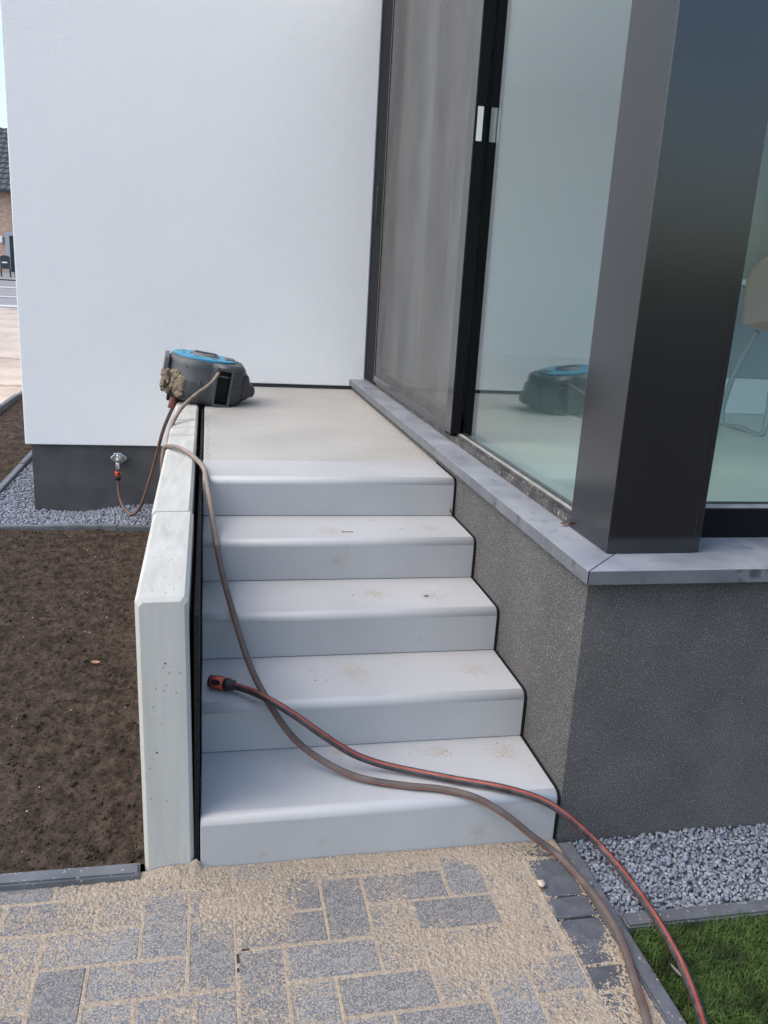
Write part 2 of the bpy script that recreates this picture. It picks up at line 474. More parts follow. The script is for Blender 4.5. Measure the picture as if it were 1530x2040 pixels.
def scatter_mesh(name, protos, pos, rots, scl):
    """many small solids joined in one mesh; protos: list of (V, F) arrays with triangles"""
    Vs, Fs, off = [], [], 0
    for i in range(len(pos)):
        V, F = protos[i % len(protos)]
        W = (V * scl[i]) @ rots[i].T + pos[i]
        Vs.append(W)
        Fs.append(F + off)
        off += len(V)
    V, F = np.concatenate(Vs), np.concatenate(Fs)
    me = bpy.data.meshes.new(name)
    me.vertices.add(len(V))
    me.vertices.foreach_set('co', V.astype(np.float32).ravel())
    me.loops.add(len(F) * 3)
    me.loops.foreach_set('vertex_index', F.astype(np.int32).ravel())
    me.polygons.add(len(F))
    me.polygons.foreach_set('loop_start', (np.arange(len(F)) * 3).astype(np.int32))
    me.update(calc_edges=True)
    return me

def rand_rot(rng):
    q = rng.normal(size=4)
    q /= np.linalg.norm(q)
    a, b, c, d = q
    return np.array([[1 - 2 * (c * c + d * d), 2 * (b * c - a * d), 2 * (b * d + a * c)], [2 * (b * c + a * d), 1 - 2 * (b * b + d * d), 2 * (c * d - a * b)], [2 * (b * d - a * c), 2 * (c * d + a * b), 1 - 2 * (b * b + c * c)]])

def stone_protos(n, seed, flat=0.7):
    """angular crushed stones: hulls of a few random points"""
    rng = np.random.default_rng(seed)
    out = []
    for _ in range(n):
        bm = bmesh.new()
        for p in rng.normal(size=(11, 3)):
            p /= np.linalg.norm(p)
            p *= rng.uniform(0.75, 1.0) * np.array([1.0, rng.uniform(0.78, 1.0), rng.uniform(0.6, flat)])
            bm.verts.new(p)
        r = bmesh.ops.convex_hull(bm, input=bm.verts)
        loose = [v for v in bm.verts if not v.link_faces]
        bmesh.ops.delete(bm, geom=loose, context='VERTS')
        bmesh.ops.triangulate(bm, faces=bm.faces)
        bmesh.ops.recalc_face_normals(bm, faces=bm.faces)
        bm.verts.index_update()
        out.append((np.array([v.co[:] for v in bm.verts]), np.array([[v.index for v in f.verts] for f in bm.faces])))
        bm.free()
    return out

# ------------------------------------------------------------------ ground and street
def gz(y):
    return -0.17 if y < 12 else -0.17 + (min(y, 60) - 12) * 0.93 / 32.0

ys = [-60, -10, -1.2, 3.0, 12] + list(np.linspace(14, 60, 24)) + [200, 900]
xs = [-700, -60, -12, -5, -2.4, 0, 3, 8, 60, 700]
Xg, Yg = np.meshgrid(np.array(xs, float), np.array(ys, float))
Zg = np.vectorize(gz)(Yg) - 0.03
tag(link('ground', grid_mesh('ground', Xg, Yg, Zg), 'terrain'), 'brown open ground reaching out around the house', kind='structure')

yl = np.concatenate([np.linspace(4.0, 12, 60), np.linspace(12.2, 24.5, 60)])
Xl, Yl = np.meshgrid(np.linspace(-14, -2.47, 70), yl)
Zl = np.vectorize(gz)(Yl) + 0.03 + 0.05 * (fbm(Xl, Yl * 2.2, 0.5, 40, 4) - 0.5)
tag(link('sandy_driveway', grid_mesh('sandy_driveway', Xl, Yl, Zl), 'lot_sand'), kind='structure')
Xr, Yr = np.meshgrid(np.linspace(-30, 6, 10), np.linspace(24.6, 38, 20))
tag(link('road', grid_mesh('road', Xr, Yr, np.vectorize(gz)(Yr) + 0.02), 'road'), kind='structure')
for (ya, yb) in ((24.7, 25.4), (28.4, 28.9), (33.0, 33.7)):
    Xr, Yr = np.meshgrid(np.linspace(-30, 6, 4), np.linspace(ya, yb, 3))
    tag(link('road_marking', grid_mesh('road_marking', Xr, Yr, np.vectorize(gz)(Yr) + 0.035), 'road_line'), kind='structure')
Xr, Yr = np.meshgrid(np.linspace(-30, 6, 6), np.linspace(38.1, 45, 8))
tag(link('pavement_across_street', grid_mesh('pavement_across_street', Xr, Yr, np.vectorize(gz)(Yr) + 0.06), 'road'), kind='structure')

# ------------------------------------------------------------------ the modern house
H = thing('modern_house', 'white rendered modern house with dark plinth, tall glazing and anthracite corner post', 'house', (0, 4.3, -0.1))
def hp(o):                                  # keep world placement while parenting to the house
    o.parent = H
    o.matrix_parent_inverse = Matrix.Translation((0, -4.3, 0.1))
    return o
HX = thing
wall = hp(prism('wall', [(-1.281, 0.381), (-0.10, 0.381), (-0.10, 0.876), (1.2, 0.876), (1.2, 6.2), (-1.281, 6.2)], 1, 4.312, 4.6, 'render_white', bev=0.006))
tag(wall, 'white rendered wall behind the landing')
hp(box('side_wall', -1.279, -1.0, 4.603, 12, 0.381, 6.2, 'render_white'))
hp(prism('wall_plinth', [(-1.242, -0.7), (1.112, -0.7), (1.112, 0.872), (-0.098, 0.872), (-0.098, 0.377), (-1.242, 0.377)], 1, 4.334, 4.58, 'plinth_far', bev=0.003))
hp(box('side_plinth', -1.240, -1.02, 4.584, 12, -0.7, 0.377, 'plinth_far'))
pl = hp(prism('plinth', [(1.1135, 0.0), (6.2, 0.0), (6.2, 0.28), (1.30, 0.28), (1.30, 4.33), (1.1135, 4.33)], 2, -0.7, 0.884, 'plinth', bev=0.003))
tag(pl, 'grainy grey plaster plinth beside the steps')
# bluestone sills, mitred at the corner
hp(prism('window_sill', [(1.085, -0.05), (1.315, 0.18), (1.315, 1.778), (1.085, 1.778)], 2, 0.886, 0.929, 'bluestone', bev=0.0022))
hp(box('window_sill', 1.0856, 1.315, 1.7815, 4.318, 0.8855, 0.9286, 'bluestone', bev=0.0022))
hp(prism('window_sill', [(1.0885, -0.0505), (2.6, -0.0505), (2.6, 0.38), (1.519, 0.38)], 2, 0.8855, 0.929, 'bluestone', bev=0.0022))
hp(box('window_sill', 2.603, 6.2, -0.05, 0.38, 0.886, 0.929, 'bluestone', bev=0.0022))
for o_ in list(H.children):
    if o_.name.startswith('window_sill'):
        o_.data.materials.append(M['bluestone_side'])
        for p_ in o_.data.polygons: p_.material_index = 0 if p_.normal.z > 0.5 else 1  # paler stone on top faces, darker stone on all others
# corner post, cover strip on its right side
post = hp(box('corner_post', 1.212, 1.500, 0.10, 0.385, 0.9305, 3.66, 'anthracite', bev=0.0025))
hp(box('post_cover', 1.502, 1.524, 0.104, 0.384, 0.9305, 3.66, 'anthracite', bev=0.002))
# front window
fwn = hp(box('front_window_rail', 1.527, 6.2, 0.255, 0.36, 0.9302, 1.028, 'black_frame', bev=0.003))
hp(box('glazing_bead', 1.527, 6.2, 0.268, 0.30, 1.0285, 1.0335, 'alu_strip'))
hp(box('upper_window_rail', 1.527, 6.2, 0.255, 0.36, 3.56, 3.655, 'black_frame', bev=0.003))
hp(box('glass_pane', 1.53, 6.2, 0.304, 0.312, 1.034, 3.56, 'glass_front'))
# side door: threshold, rails, glass, screen
hp(box('threshold', 1.216, 1.34, 0.388, 4.33, 0.9302, 0.9425, 'frame_dusty'))
hp(box('outer_rail', 1.2155, 1.2235, 0.388, 3.915, 0.943, 0.9625, 'frame_dusty', bev=0.001))
hp(box('rail_strip', 1.2245, 1.2275, 0.388, 3.915, 0.943, 0.9575, 'alu_strip'))
hp(box('inner_rail', 1.2305, 1.2385, 0.388, 3.915, 0.943, 0.972, 'frame_dusty', bev=0.001))
hp(box('rail_strip', 1.2395, 1.2435, 0.388, 3.915, 0.943, 0.9745, 'alu_strip'))
hp(box('rail_strip', 1.2455, 1.2485, 0.388, 3.915, 0.943, 0.977, 'alu_strip'))
hp(box('glass_pane', 1.2505, 1.2585, 0.388, 4.3, 0.96, 3.62, 'glass_side'))
hp(box('door_stile', 1.262, 1.32, 1.80, 1.90, 0.95, 3.62, 'black_frame', bev=0.002))
hp(box('door_stile', 1.262, 1.32, 2.75, 2.87, 0.95, 3.62, 'black_frame', bev=0.002))
hp(box('door_rail', 1.262, 1.32, 1.902, 4.28, 0.95, 1.04, 'black_frame', bev=0.002))
hp(box('door_jamb', 1.2045, 1.2495, 3.918, 4.311, 0.943, 3.62, 'black_frame', bev=0.002))
hd = tube_mesh('door_pull', catmull([(1.2035, 4.12, 2.06), (1.1955, 4.12, 2.075), (1.1945, 4.12, 2.12), (1.1945, 4.12, 2.25), (1.1955, 4.12, 2.295), (1.2035, 4.12, 2.31)], 6), 0.004, 8)
hp(link('door_pull', hd, 'anthracite'))
hp(box('door_head', 1.20, 1.32, 0.388, 4.31, 3.622, 3.66, 'black_frame'))
# insect screen leaf
hp(box('screen_stile', 1.1975, 1.2445, 1.825, 1.930, 0.979, 3.62, 'black_frame', bev=0.0015))
hp(box('stile_lit_face', 1.1945, 1.1972, 1.832, 1.932, 0.975, 3.62, 'anthracite', bev=0.0008))  # thin plate added to give the stile's left face its lit tone
hp(box('stile_foot', 1.198, 1.214, 1.827, 1.930, 0.9635, 0.978, 'black_frame'))
hp(box('screen_stile', 1.198, 1.2035, 3.903, 3.916, 0.9645, 3.62, 'anthracite', bev=0.001))
hp(box('screen_rail', 1.1975, 1.214, 1.937, 3.900, 0.9645, 1.012, 'anthracite', bev=0.002))
hp(box('screen_mesh', 1.2055, 1.2065, 1.933, 3.905, 1.013, 3.62, 'mesh'))
hp(box('white_sticker', 1.2055, 1.2325, 1.8236, 1.8247, 2.318, 2.462, 'sticker'))
# upper storey and room
hp(box('upper_wall', 1.203, 6.3, 0.06, 7.2, 3.663, 6.2, 'render_white'))
hp(box('room_floor', 1.342, 6.2, 0.362, 7.0, 0.80, 0.935, 'room_floor'))
hp(box('room_wall', 1.202, 1.33, 4.335, 7.0, 0.94, 3.66, 'room_white'))
hp(box('room_wall', 1.34, 6.2, 7.0, 7.15, 0.80, 3.66, 'room_white'))
hp(box('room_wall', 6.202, 6.3, 0.1, 7.15, -0.7, 1.0, 'room_white'))  # unseen side left open above this wall to let sky light in
hp(box('room_wall', 6.202, 6.3, 5.6, 7.15, 1.003, 3.66, 'room_white'))
def filler(name, label, y0, y1, x, mat):  # pleated sheets added to make light and dark bands behind the screen
    pts = [(x + 0.022 * math.sin(2 * math.pi * (y - y0) / 0.085 + 0.5 * math.sin(y * 9)), y) for y in np.linspace(y0, y1, 90)]
    bm = bmesh.new()
    rr = [[bm.verts.new((a + d, b, z)) for a, b in pts] for d, z in ((0, 0.945), (0, 3.64), (0.003, 3.64), (0.003, 0.945))]
    for k in range(4):
        for i in range(89): bm.faces.new((rr[k][i], rr[k][i + 1], rr[(k + 1) % 4][i + 1], rr[(k + 1) % 4][i]))
    return tag(from_bm(name, bm, mat, None, smooth=True), label, 'filler', 'fillers added behind the insect screen')
filler('filler', 'pale pleated curtain added for the light band behind the insect screen', 3.78, 4.50, 1.47, 'room_white')
filler('filler', 'narrow dark curtain added for the dark band behind the screen', 3.22, 3.42, 1.47, 'filler_grey')
# kitchen island and stool seen through the front window
isl = thing('kitchen_island', 'blue grey kitchen island on white base seen through the front window', 'cabinet', (4.2, 3.4, 0.936))
for nm, bxs, mt in (('base', (-1.3, 1.3, -0.40, 0.40, 0.0, 0.24), 'room_white'), ('cabinet_body', (-1.28, 1.28, -0.38, 0.40, 0.242, 0.84), 'cabinet'), ('worktop', (-1.33, 1.33, -0.43, 0.43, 0.842, 0.88), 'room_white')):
    box(nm, *bxs, mt, isl, bev=0.004)
st = thing('bar_stool', 'beige shell stool on blue grey steel frame behind the front glass', 'stool', (3.36, 2.35, 0.936))
def shell_mesh():
    bm = bmesh.new()
    n, k = 16, 12
    rows = []
    for j in range(k + 1):
        t = j / k
        # seat sweeping up into the back
        if t < 0.4:
            cy, cz = -0.20 + 0.36 * t / 0.4, 0.60 + 0.02 * math.cos(t / 0.4 * math.pi)
        else:
            u = (t - 0.4) / 0.6
            cy, cz = 0.16 + 0.09 * math.sin(u * math.pi / 2), 0.58 + 0.46 * u
        hw = 0.25 * (1 - abs(2 * t - 0.95) ** 4 * 0.55)
        rows.append([bm.verts.new((hw * (2 * i / n - 1), cy - 0.09 * (2 * i / n - 1) ** 2 * (0.2 + t), cz + 0.05 * (2 * i / n - 1) ** 2 * (1 - t))) for i in range(n + 1)])
    for j in range(k):
        for i in range(n):
            bm.faces.new((rows[j][i], rows[j][i + 1], rows[j + 1][i + 1], rows[j + 1][i]))
    bmesh.ops.solidify(bm, geom=list(bm.faces), thickness=0.03)
    return bm
from_bm('shell_seat', shell_mesh(), 'beige', st, smooth=True)
for sx in (-1, 1):
    link('leg_frame', tube_mesh('leg_frame', catmull([(sx * 0.14, -0.12, 0.58), (sx * 0.20, -0.20, 0.30), (sx * 0.21, -0.21, 0.02), (sx * 0.21, 0.0, 0.012), (sx * 0.21, 0.21, 0.02), (sx * 0.20, 0.18, 0.30), (sx * 0.14, 0.1, 0.58)], 6), 0.017, 8), 'stool_frame', st)
link('footrest', tube_mesh('footrest', [(-0.2, -0.2, 0.26), (0.2, -0.2, 0.26)], 0.012, 8), 'stool_frame', st)

# ------------------------------------------------------------------ steps
T, RISE, W = 0.3471, 0.17, 1.105
SC = thing('concrete_staircase', 'five pale grey concrete block steps rising to a landing', 'stairs', (0, 0, 0))
def step_profile(depth, y0=0.0, rad=0.028, h=RISE, low=-0.0):
    pr = [(y0, low)]
    for i in range(7):
        a = math.pi - i / 6 * math.pi / 2
        pr.append((y0 + rad + rad * math.cos(a), h - rad + rad * math.sin(a)))
    return pr + [(y0 + depth, h), (y0 + depth, low)]
def step_mesh(depth, low):
    pr = step_profile(depth, low=low)
    bm = bmesh.new()
    xs_ = [0.0, 0.003, W - 0.003, W]
    rows = []
    for k, x in enumerate(xs_):
        e = 0.003 if k in (0, 3) else 0.0
        cy, cz = depth / 2, 0.08
        rows.append([bm.verts.new((x, y + (e if y < cy else -e) * (1 if abs(y - cy) > .1 else 0), z - (e if z > cz else -e))) for y, z in pr])
    n = len(pr)
    for k in range(3):
        for i in range(n):
            f = bm.faces.new((rows[k][i], rows[k + 1][i], rows[k + 1][(i + 1) % n], rows[k][(i + 1) % n]))
            f.smooth = 1 <= i <= 6 and k == 1
    bm.faces.new(rows[0])
    bm.faces.new(rows[3][::-1])
    return bm
s0 = None
for k in range(5):
    if k == 0:
        o = from_bm('step', step_mesh(T + 0.04, -0.08), 'concrete_step', SC)
    elif k == 1:
        o = s0 = from_bm('step', step_mesh(T + (0.04 if k < 4 else -0.004), 0.003), 'concrete_step', SC)
    elif k < 4:
        o = s0.copy()
        COL.objects.link(o)
    else:
        o = from_bm('step', step_mesh(T - 0.004, 0.003), 'concrete_step', SC)
    o.location = (0, k * T + (0.0012 if k % 2 else 0), k * RISE)
ld = box('landing', 0.002, 1.1115, 5 * T, 4.327, 5 * RISE - 0.12, 5 * RISE - 0.0015, 'concrete_landing', SC, bev=0.003)
tag(ld, 'dusty beige concrete landing slab')
# black joint strip along the right-hand ends
pr = []
for k in range(5):
    q = step_profile(T, k * T - 0.0025, 0.028, RISE, 0)
    pr += [(y, z + k * RISE + 0.0012) for y, z in q[0 if k == 0 else 1:8]]
    if k < 4: pr.append(((k + 1) * T - 0.0025, (k + 1) * RISE + 0.0015))
pr[0] = (-0.0025, -0.1)
pr += [(5 * T, 0.8515), (5 * T, -0.1)]
prism('joint_strip', pr, 0, 1.1056, 1.1125, 'membrane', SC)

# ------------------------------------------------------------------ retaining wall and membrane
RW = thing('retaining_wall', 'low pale concrete retaining wall with chamfered edges along the steps', 'wall', (-0.09, 0, -0.1))
def wall_panel(y0, y1, dx, dz, wid=0.140, front=False):
    bm = bmesh.new()
    c = 0.011
    x0, x1, zt, zb = -wid / 2, wid / 2, 0.952 + dz, -0.15
    prof = [(x0, zb), (x1, zb), (x1, zt - c), (x1 - c, zt), (x0 + c, zt), (x0, zt - c)]
    rows = []
    for (y, e) in ((y0, c if front else 0.003), (y0 + (c if front else 0.003), 0), (y1 - 0.003, 0), (y1, 0.003)):
        rows.append([bm.verts.new((x + (e if x < 0 else -e), y, z - (e if z > 0.5 else 0))) for x, z in prof])
    n = len(prof)
    for k in range(3):
        for i in range(n):
            bm.faces.new((rows[k][i], rows[k + 1][i], rows[k + 1][(i + 1) % n], rows[k][(i + 1) % n]))
    bm.faces.new(rows[0])
    bm.faces.new(rows[3][::-1])
    o = from_bm('panel', bm, 'concrete_wall', RW)
    o.location = (dx, 0, 0)
    o.rotation_euler = (0, R(-0.85), 0)
    return o
wall_panel(0.0, 0.845, 0.004, 0.0, front=True)
wall_panel(0.849, 2.14, -0.002, 0.004)
wall_panel(2.144, 3.42, -0.002, 0.002)
wall_panel(3.424, 4.29, -0.002, 0.0)
# air holes in the cast face, shade of each painted as a flat dark dimple
rng = np.random.default_rng(11)
bmv = bmesh.new()
def hole_patch(bm, c, u, v, n, r):
    vs = [bm.verts.new(Vector(c) + u * (r * math.cos(a) * random.uniform(.7, 1.3)) + v * (r * math.sin(a) * random.uniform(.7, 1.3)) + n * 0.0006) for a in np.linspace(0, 2 * math.pi, 8)[:-1]]
    bm.faces.new(vs)
for _ in range(75):
    z = rng.uniform(0.02, 0.93)
    x = rng.uniform(-0.052, 0.052)
    hole_patch(bmv, (x + 0.004 - z * 0.0148, -0.0002, z), Vector((1, 0, 0)), Vector((0, 0, 1)), Vector((0, -1, 0)), rng.choice([0.0009, 0.0013, 0.0018, 0.0028], p=[.4, .35, .2, .05]))
for _ in range(75):
    y = rng.uniform(0.03, 0.83)
    hole_patch(bmv, (rng.uniform(-0.05, 0.05) + 0.004 - 0.0141, y, 0.9524), Vector((1, 0, 0)), Vector((0, 1, 0)), Vector((0, 0, 1)), rng.choice([0.0009, 0.0015, 0.002]))
from_bm('air_hole_spots', bmv, 'hole_shade', RW)['kind'] = 'stuff'
# sandy streaks across the far panel top: real shallow ridges
for i, y in enumerate((2.30, 2.52, 2.76, 3.02)):
    prism('mortar_ridge', [(y - 0.018, 0.9535), (y - 0.006, 0.9575), (y + 0.006, 0.957), (y + 0.018, 0.9535)], 0, -0.078, 0.046, 'concrete_landing', RW)
MB = prism('drainage_membrane', [(0.006, -0.05), (4.3, -0.05), (4.3, 0.838), (1.73, 0.838), (1.62, 0.80), (0.006, 0.80)], 0, -0.0165, -0.004, 'membrane')
tag(MB, 'black dimpled plastic membrane in the gap between steps and retaining wall', 'membrane')

# ------------------------------------------------------------------ paving
PV = tag(box('pavement', -2.2, 1.108, -3.2, -0.012, -0.16, -0.012, 'sand'), 'grey block pavement in herringbone bond strewn with sand', kind='structure')
G = 0.1224
def paver_mesh(lx, ly, mat):
    bm = bmesh.new()
    add_box(bm, -lx / 2, lx / 2, -ly / 2, ly / 2, -0.06, 0.0)
    top = [e for e in bm.edges if all(v.co.z > -0.01 for v in e.verts)]
    bmesh.ops.bevel(bm, geom=top, offset=0.004, segments=1, affect='EDGES')
    me = bpy.data.meshes.new('paver')
    bmesh.ops.recalc_face_normals(bm, faces=bm.faces)
    bm.to_mesh(me)
    bm.free()
    me.materials.append(M[mat])
    return me
J = 0.0075
pm = {('h', 0): paver_mesh(2 * G - J, G - J, 'paver'), ('v', 0): paver_mesh(G - J, 2 * G - J, 'paver')}
cutm = {}
def place_paver(x0, x1, y0, y1, mat='paver'):
    RECT.append((x0, x1, y0, y1))
    key = (round(x1 - x0, 3), round(y1 - y0, 3), mat)
    if key not in cutm: cutm[key] = paver_mesh(x1 - x0 - J, y1 - y0 - J, mat)
    o = bpy.data.objects.new('paver', cutm[key])
    COL.objects.link(o)
    o.parent = PV
    o.location = ((x0 + x1) / 2, (y0 + y1) / 2, random.uniform(-0.0016, 0.0016))
    o.rotation_euler = (random.uniform(-.006, .006), random.uniform(-.006, .006), random.uniform(-.008, .008))
X0, Y0 = -0.0275, -0.2105
XR = 0.980
RECT = []
for r in range(-2, 8):
    for c in range(-7, 9):
        mm = (c - r) % 4
        xa, ya = X0 + c * G, Y0 - (r + 1) * G
        if mm == 1: x0_, x1_, y0_, y1_ = xa, xa + 2 * G, ya, ya + G
        elif mm == 3: x0_, x1_, y0_, y1_ = xa, xa + G, ya, ya + 2 * G
        else: continue
        x1_, y1_ = min(x1_, XR), min(y1_, -0.004)
        if x1_ - x0_ < 0.03 or y1_ - y0_ < 0.03: continue
        place_paver(x0_, x1_, y0_, y1_)
# cut pieces on the right and along the step that the loop leaves open
for r in range(-2, 8):
    for c in range(-7, 10):
        mm = (c - r) % 4
        if mm == 2 and c == -7: place_paver(X0 + c * G, X0 + (c + 1) * G, Y0 - (r + 1) * G, Y0 - r * G)
yb = -0.004
for ln in (0.075, 0.171, 0.0865, 0.171, 0.0865, 0.171, 0.0865, 0.171, 0.0865, 0.171):
    place_paver(XR, 1.1075, yb - ln, yb, 'paver_dark')
    yb -= ln

# sand swept over the pavers: one height field, it sinks below the paver tops where they are swept clean
hx = 0.0020
Xs, Ys = np.meshgrid(np.arange(-0.80, 1.1085, hx), np.arange(-0.98, -0.0005, hx))
def gs(x, y, sx, sy, a): return a * np.exp(-((Xs - x) / sx) ** 2 - ((Ys - y) / sy) ** 2)
cov = 0.36 + 0.55 * (fbm(Xs, Ys, 5.5, 3, 4) - 0.5) * 2
for g_ in ((0.10, -0.13, .16, .12, .55), (0.5, -0.02, .5, .06, .55), (-0.05, -0.01, .12, .05, .6), (-0.25, -0.16, .16, .12, .40), (0.86, -0.05, .12, .07, .5),
           (0.90, -0.23, .06, .12, .65), (0.80, -0.43, .12, .10, .55), (0.88, -0.40, .07, .07, .4), (0.62, -0.42, .12, .10, .35), (-0.35, -0.30, .10, .12, .2), (0.0, -0.52, .12, .08, .35),
           (0.95, -0.66, .12, .08, .45), (0.55, -0.24, .08, .12, .2), (0.35, -0.36, .16, .10, -.28), (0.17, -0.45, .07, .14, -.15), (0.42, -0.24, .08, .08, -.22), (0.40, -0.53, .18, .07, -.16), (0.74, -0.26, .07, .07, -.15),
           (1.05, -0.20, .07, .13, -1.1), (1.06, -0.36, .08, .06, -1.0), (1.03, -0.50, .07, .08, -.35), (-0.45, -0.22, .07, .05, -.2), (1.09, -0.6, .03, .3, .35)):
    cov = cov + gs(*g_)
# sand always keeps to the joints
jm = np.ones_like(Xs)
for (x0_, x1_, y0_, y1_) in RECT:
    i0, i1 = np.searchsorted(Xs[0], (x0_ + 0.0055, x1_ - 0.0055))
    j0, j1 = np.searchsorted(Ys[:, 0], (y0_ + 0.0055, y1_ - 0.0055))
    jm[j0:j1, i0:i1] = 0
fine = fbm(Xs, Ys, 150, 21, 2, 0.6)
worm = 1 - np.abs(fbm(Xs * 1.0, Ys * 0.8, 170, 31, 2) * 2 - 1) * 2
n_ = 0.62 * fine + 0.38 * worm
n_ = 0.46 + (n_ - 0.46) * (1 - 0.42 * np.clip((cov - 0.55) / 0.5, 0, 1))
hgt = (cov - 0.64) * 0.0055 + (n_ - 0.46) * 0.0085
hgt = np.where(hgt > 0, hgt * (0.75 + 0.6 * np.clip(cov, 0, 1.2)), hgt)
pile = gs(-0.07, 0.015, .07, .04, 0.018) + gs(-0.012, 0.010, .016, .022, 0.03) + gs(0.45, 0.0, .5, .02, 0.002)
jfill = np.where((Xs > XR) & (Ys < -0.06), -0.006, 0.0002) + 0.003 * (fine - 0.45)
Zs = np.clip(np.where(jm > 0, np.maximum(hgt, jfill), hgt), -0.0035, 0.012) + pile
tag(link('sand', grid_mesh('sand', Xs, Ys, Zs, keep=Zs > -0.0032), 'sand'), 'loose beige paving sand scattered over the pavers and heaped at the wall foot', 'sand', kind='stuff')
# looser grains
rng = np.random.default_rng(5)
gp = stone_protos(6, 9, 0.9)
pos, rot, sc = [], [], []
while len(pos) < 2600:
    x, y = rng.uniform(-0.75, 1.16), rng.uniform(-0.95, -0.004)
    ix, iy = int((x + 0.80) / hx), int((y + 0.98) / hx)
    z = 0.0
    if ix < Xs.shape[1]:
        if rng.random() > np.clip(cov[iy, ix], 0.06, 1): continue
        z = max(0.0, Zs[iy, ix])
    elif rng.random() > 0.3: continue
    else: z = 0.012
    pos.append((x, y, z + 0.0006)); rot.append(rand_rot(rng)); sc.append(rng.uniform(0.0008, 0.0018))
tag(link('sand_grains', scatter_mesh('sand_grains', gp, np.array(pos), rot, sc), 'sand'), 'coarse beige sand grains lying loose on the pavers', 'sand', kind='stuff')

# crumbs on the treads, landing and sill
pos, rot, sc = [], [], []
def crumbs(x, y, z, sx, sy, n, lo=0.0009, hi=0.0032):
    for _ in range(n):
        px_, py_ = rng.normal(x, sx), rng.normal(y, sy)
        pos.append((px_, py_, z + 0.0005)); rot.append(rand_rot(rng)); sc.append(rng.uniform(lo, hi) * (1 if rng.random() < .85 else 1.7))
crumbs(0.66, 0.87, 0.51, 0.035, 0.03, 70); crumbs(0.90, 0.84, 0.51, 0.06, 0.05, 30); crumbs(0.78, 0.80, 0.51, 0.10, 0.04, 16)
crumbs(0.42, 0.50, 0.34, 0.03, 0.02, 40); crumbs(0.53, 0.55, 0.34, 0.03, 0.05, 60); crumbs(0.98, 0.53, 0.34, 0.04, 0.05, 40)
crumbs(0.51, 1.17, 0.68, 0.04, 0.05, 45); crumbs(0.86, 1.2, 0.68, 0.05, 0.04, 14)
crumbs(0.72, 0.29, 0.17, 0.02, 0.015, 35); crumbs(0.80, 0.27, 0.17, 0.02, 0.015, 35); crumbs(1.01, 0.25, 0.17, 0.025, 0.04, 70); crumbs(0.46, 0.31, 0.17, 0.015, 0.012, 40); crumbs(0.8, 0.05, 0.17, 0.03, 0.01, 12)
crumbs(0.4, 0.2, 0.17, 0.2, 0.06, 14)
for yy in np.linspace(1.85, 4.2, 60): crumbs(1.095 - abs(rng.normal(0, 0.025)), yy, 0.849, 0.012, 0.03, 9)
for yy in np.linspace(1.75, 3.2, 40): crumbs(0.012 + abs(rng.normal(0, 0.01)), yy, 0.849, 0.008, 0.02, 5)
for _ in range(160):
    crumbs(rng.uniform(0.05, 1.05), rng.uniform(1.8, 4.2), 0.849, 0.01, 0.01, 1, 0.001, 0.0032)
for _ in range(120):
    yy = rng.uniform(0.2, 4.2)
    crumbs(rng.uniform(1.09, 1.21), yy, 0.9292, 0.002, 0.01, 1, 0.0008, 0.002)
for yy in np.linspace(0.4, 4.0, 90): crumbs(1.206, yy, 0.9292, 0.004, 0.02, 5, 0.0008, 0.0018)
pos = [(min(max(p[0], 0.01), 1.208), p[1], p[2]) for p in pos]
tag(link('sand_crumbs', scatter_mesh('sand_crumbs', gp, np.array(pos), rot, sc), 'pebble'), 'sand crumbs tracked over the treads, landing and sill', 'sand', kind='stuff')

# ------------------------------------------------------------------ edging kerbs
def edging(name, label, along, fixed, a, b, ztop, wid, seg, group='concrete edging kerbs', hgt=0.22):
    t = thing(name, label, 'kerb', (fixed if along == 'y' else a, a if along == 'y' else fixed, ztop - hgt), group)
    p = a
    while p < b - 0.02:
        e = min(p + seg, b)
        L = e - p - 0.004
        bm = bmesh.new()
        if along == 'y': add_box(bm, -wid / 2, wid / 2, p - a, p - a + L, 0, hgt)
        else: add_box(bm, p - a, p - a + L, -wid / 2, wid / 2, 0, hgt)
        tp = [ed for ed in bm.edges if all(v.co.z > hgt - .01 for v in ed.verts)]
        bmesh.ops.bevel(bm, geom=tp, offset=0.006, segments=2, affect='EDGES')
        o = from_bm('edging_stone', bm, 'kerb', t)
        o.rotation_euler = (random.uniform(-.004, .004), random.uniform(-.006, .006), random.uniform(-.002, .002))
        p = e
    return t
edging('garden_edging', 'dark grey kerb between herringbone pavers and gravel with hose across it', 'y', 1.1355, -2.4, -0.006, 0.012, 0.050, 0.795)
edging('garden_edging', 'kerb between the grey gravel strip and the green lawn', 'x', -0.375, 1.164, 4.2, 0.010, 0.055, 1.0)
edging('garden_edging', 'kerb between the brown soil and the sandy pavers at lower left', 'x', -0.006, -1.86, -0.168, 0.026, 0.052, 0.85)
edging('garden_edging', 'far kerb between brown soil and gravel below the tap', 'x', 3.77, -1.575, -0.18, -0.075, 0.055, 0.98)
edging('garden_edging', 'kerb beside the gravel strip running back along the house side', 'y', -1.605, 3.742, 12, -0.085, 0.055, 1.0)
edging('garden_edging', 'farthest kerb along the sandy driveway behind the house corner', 'y', -2.44, 3.742, 14, -0.07, 0.06, 1.0)

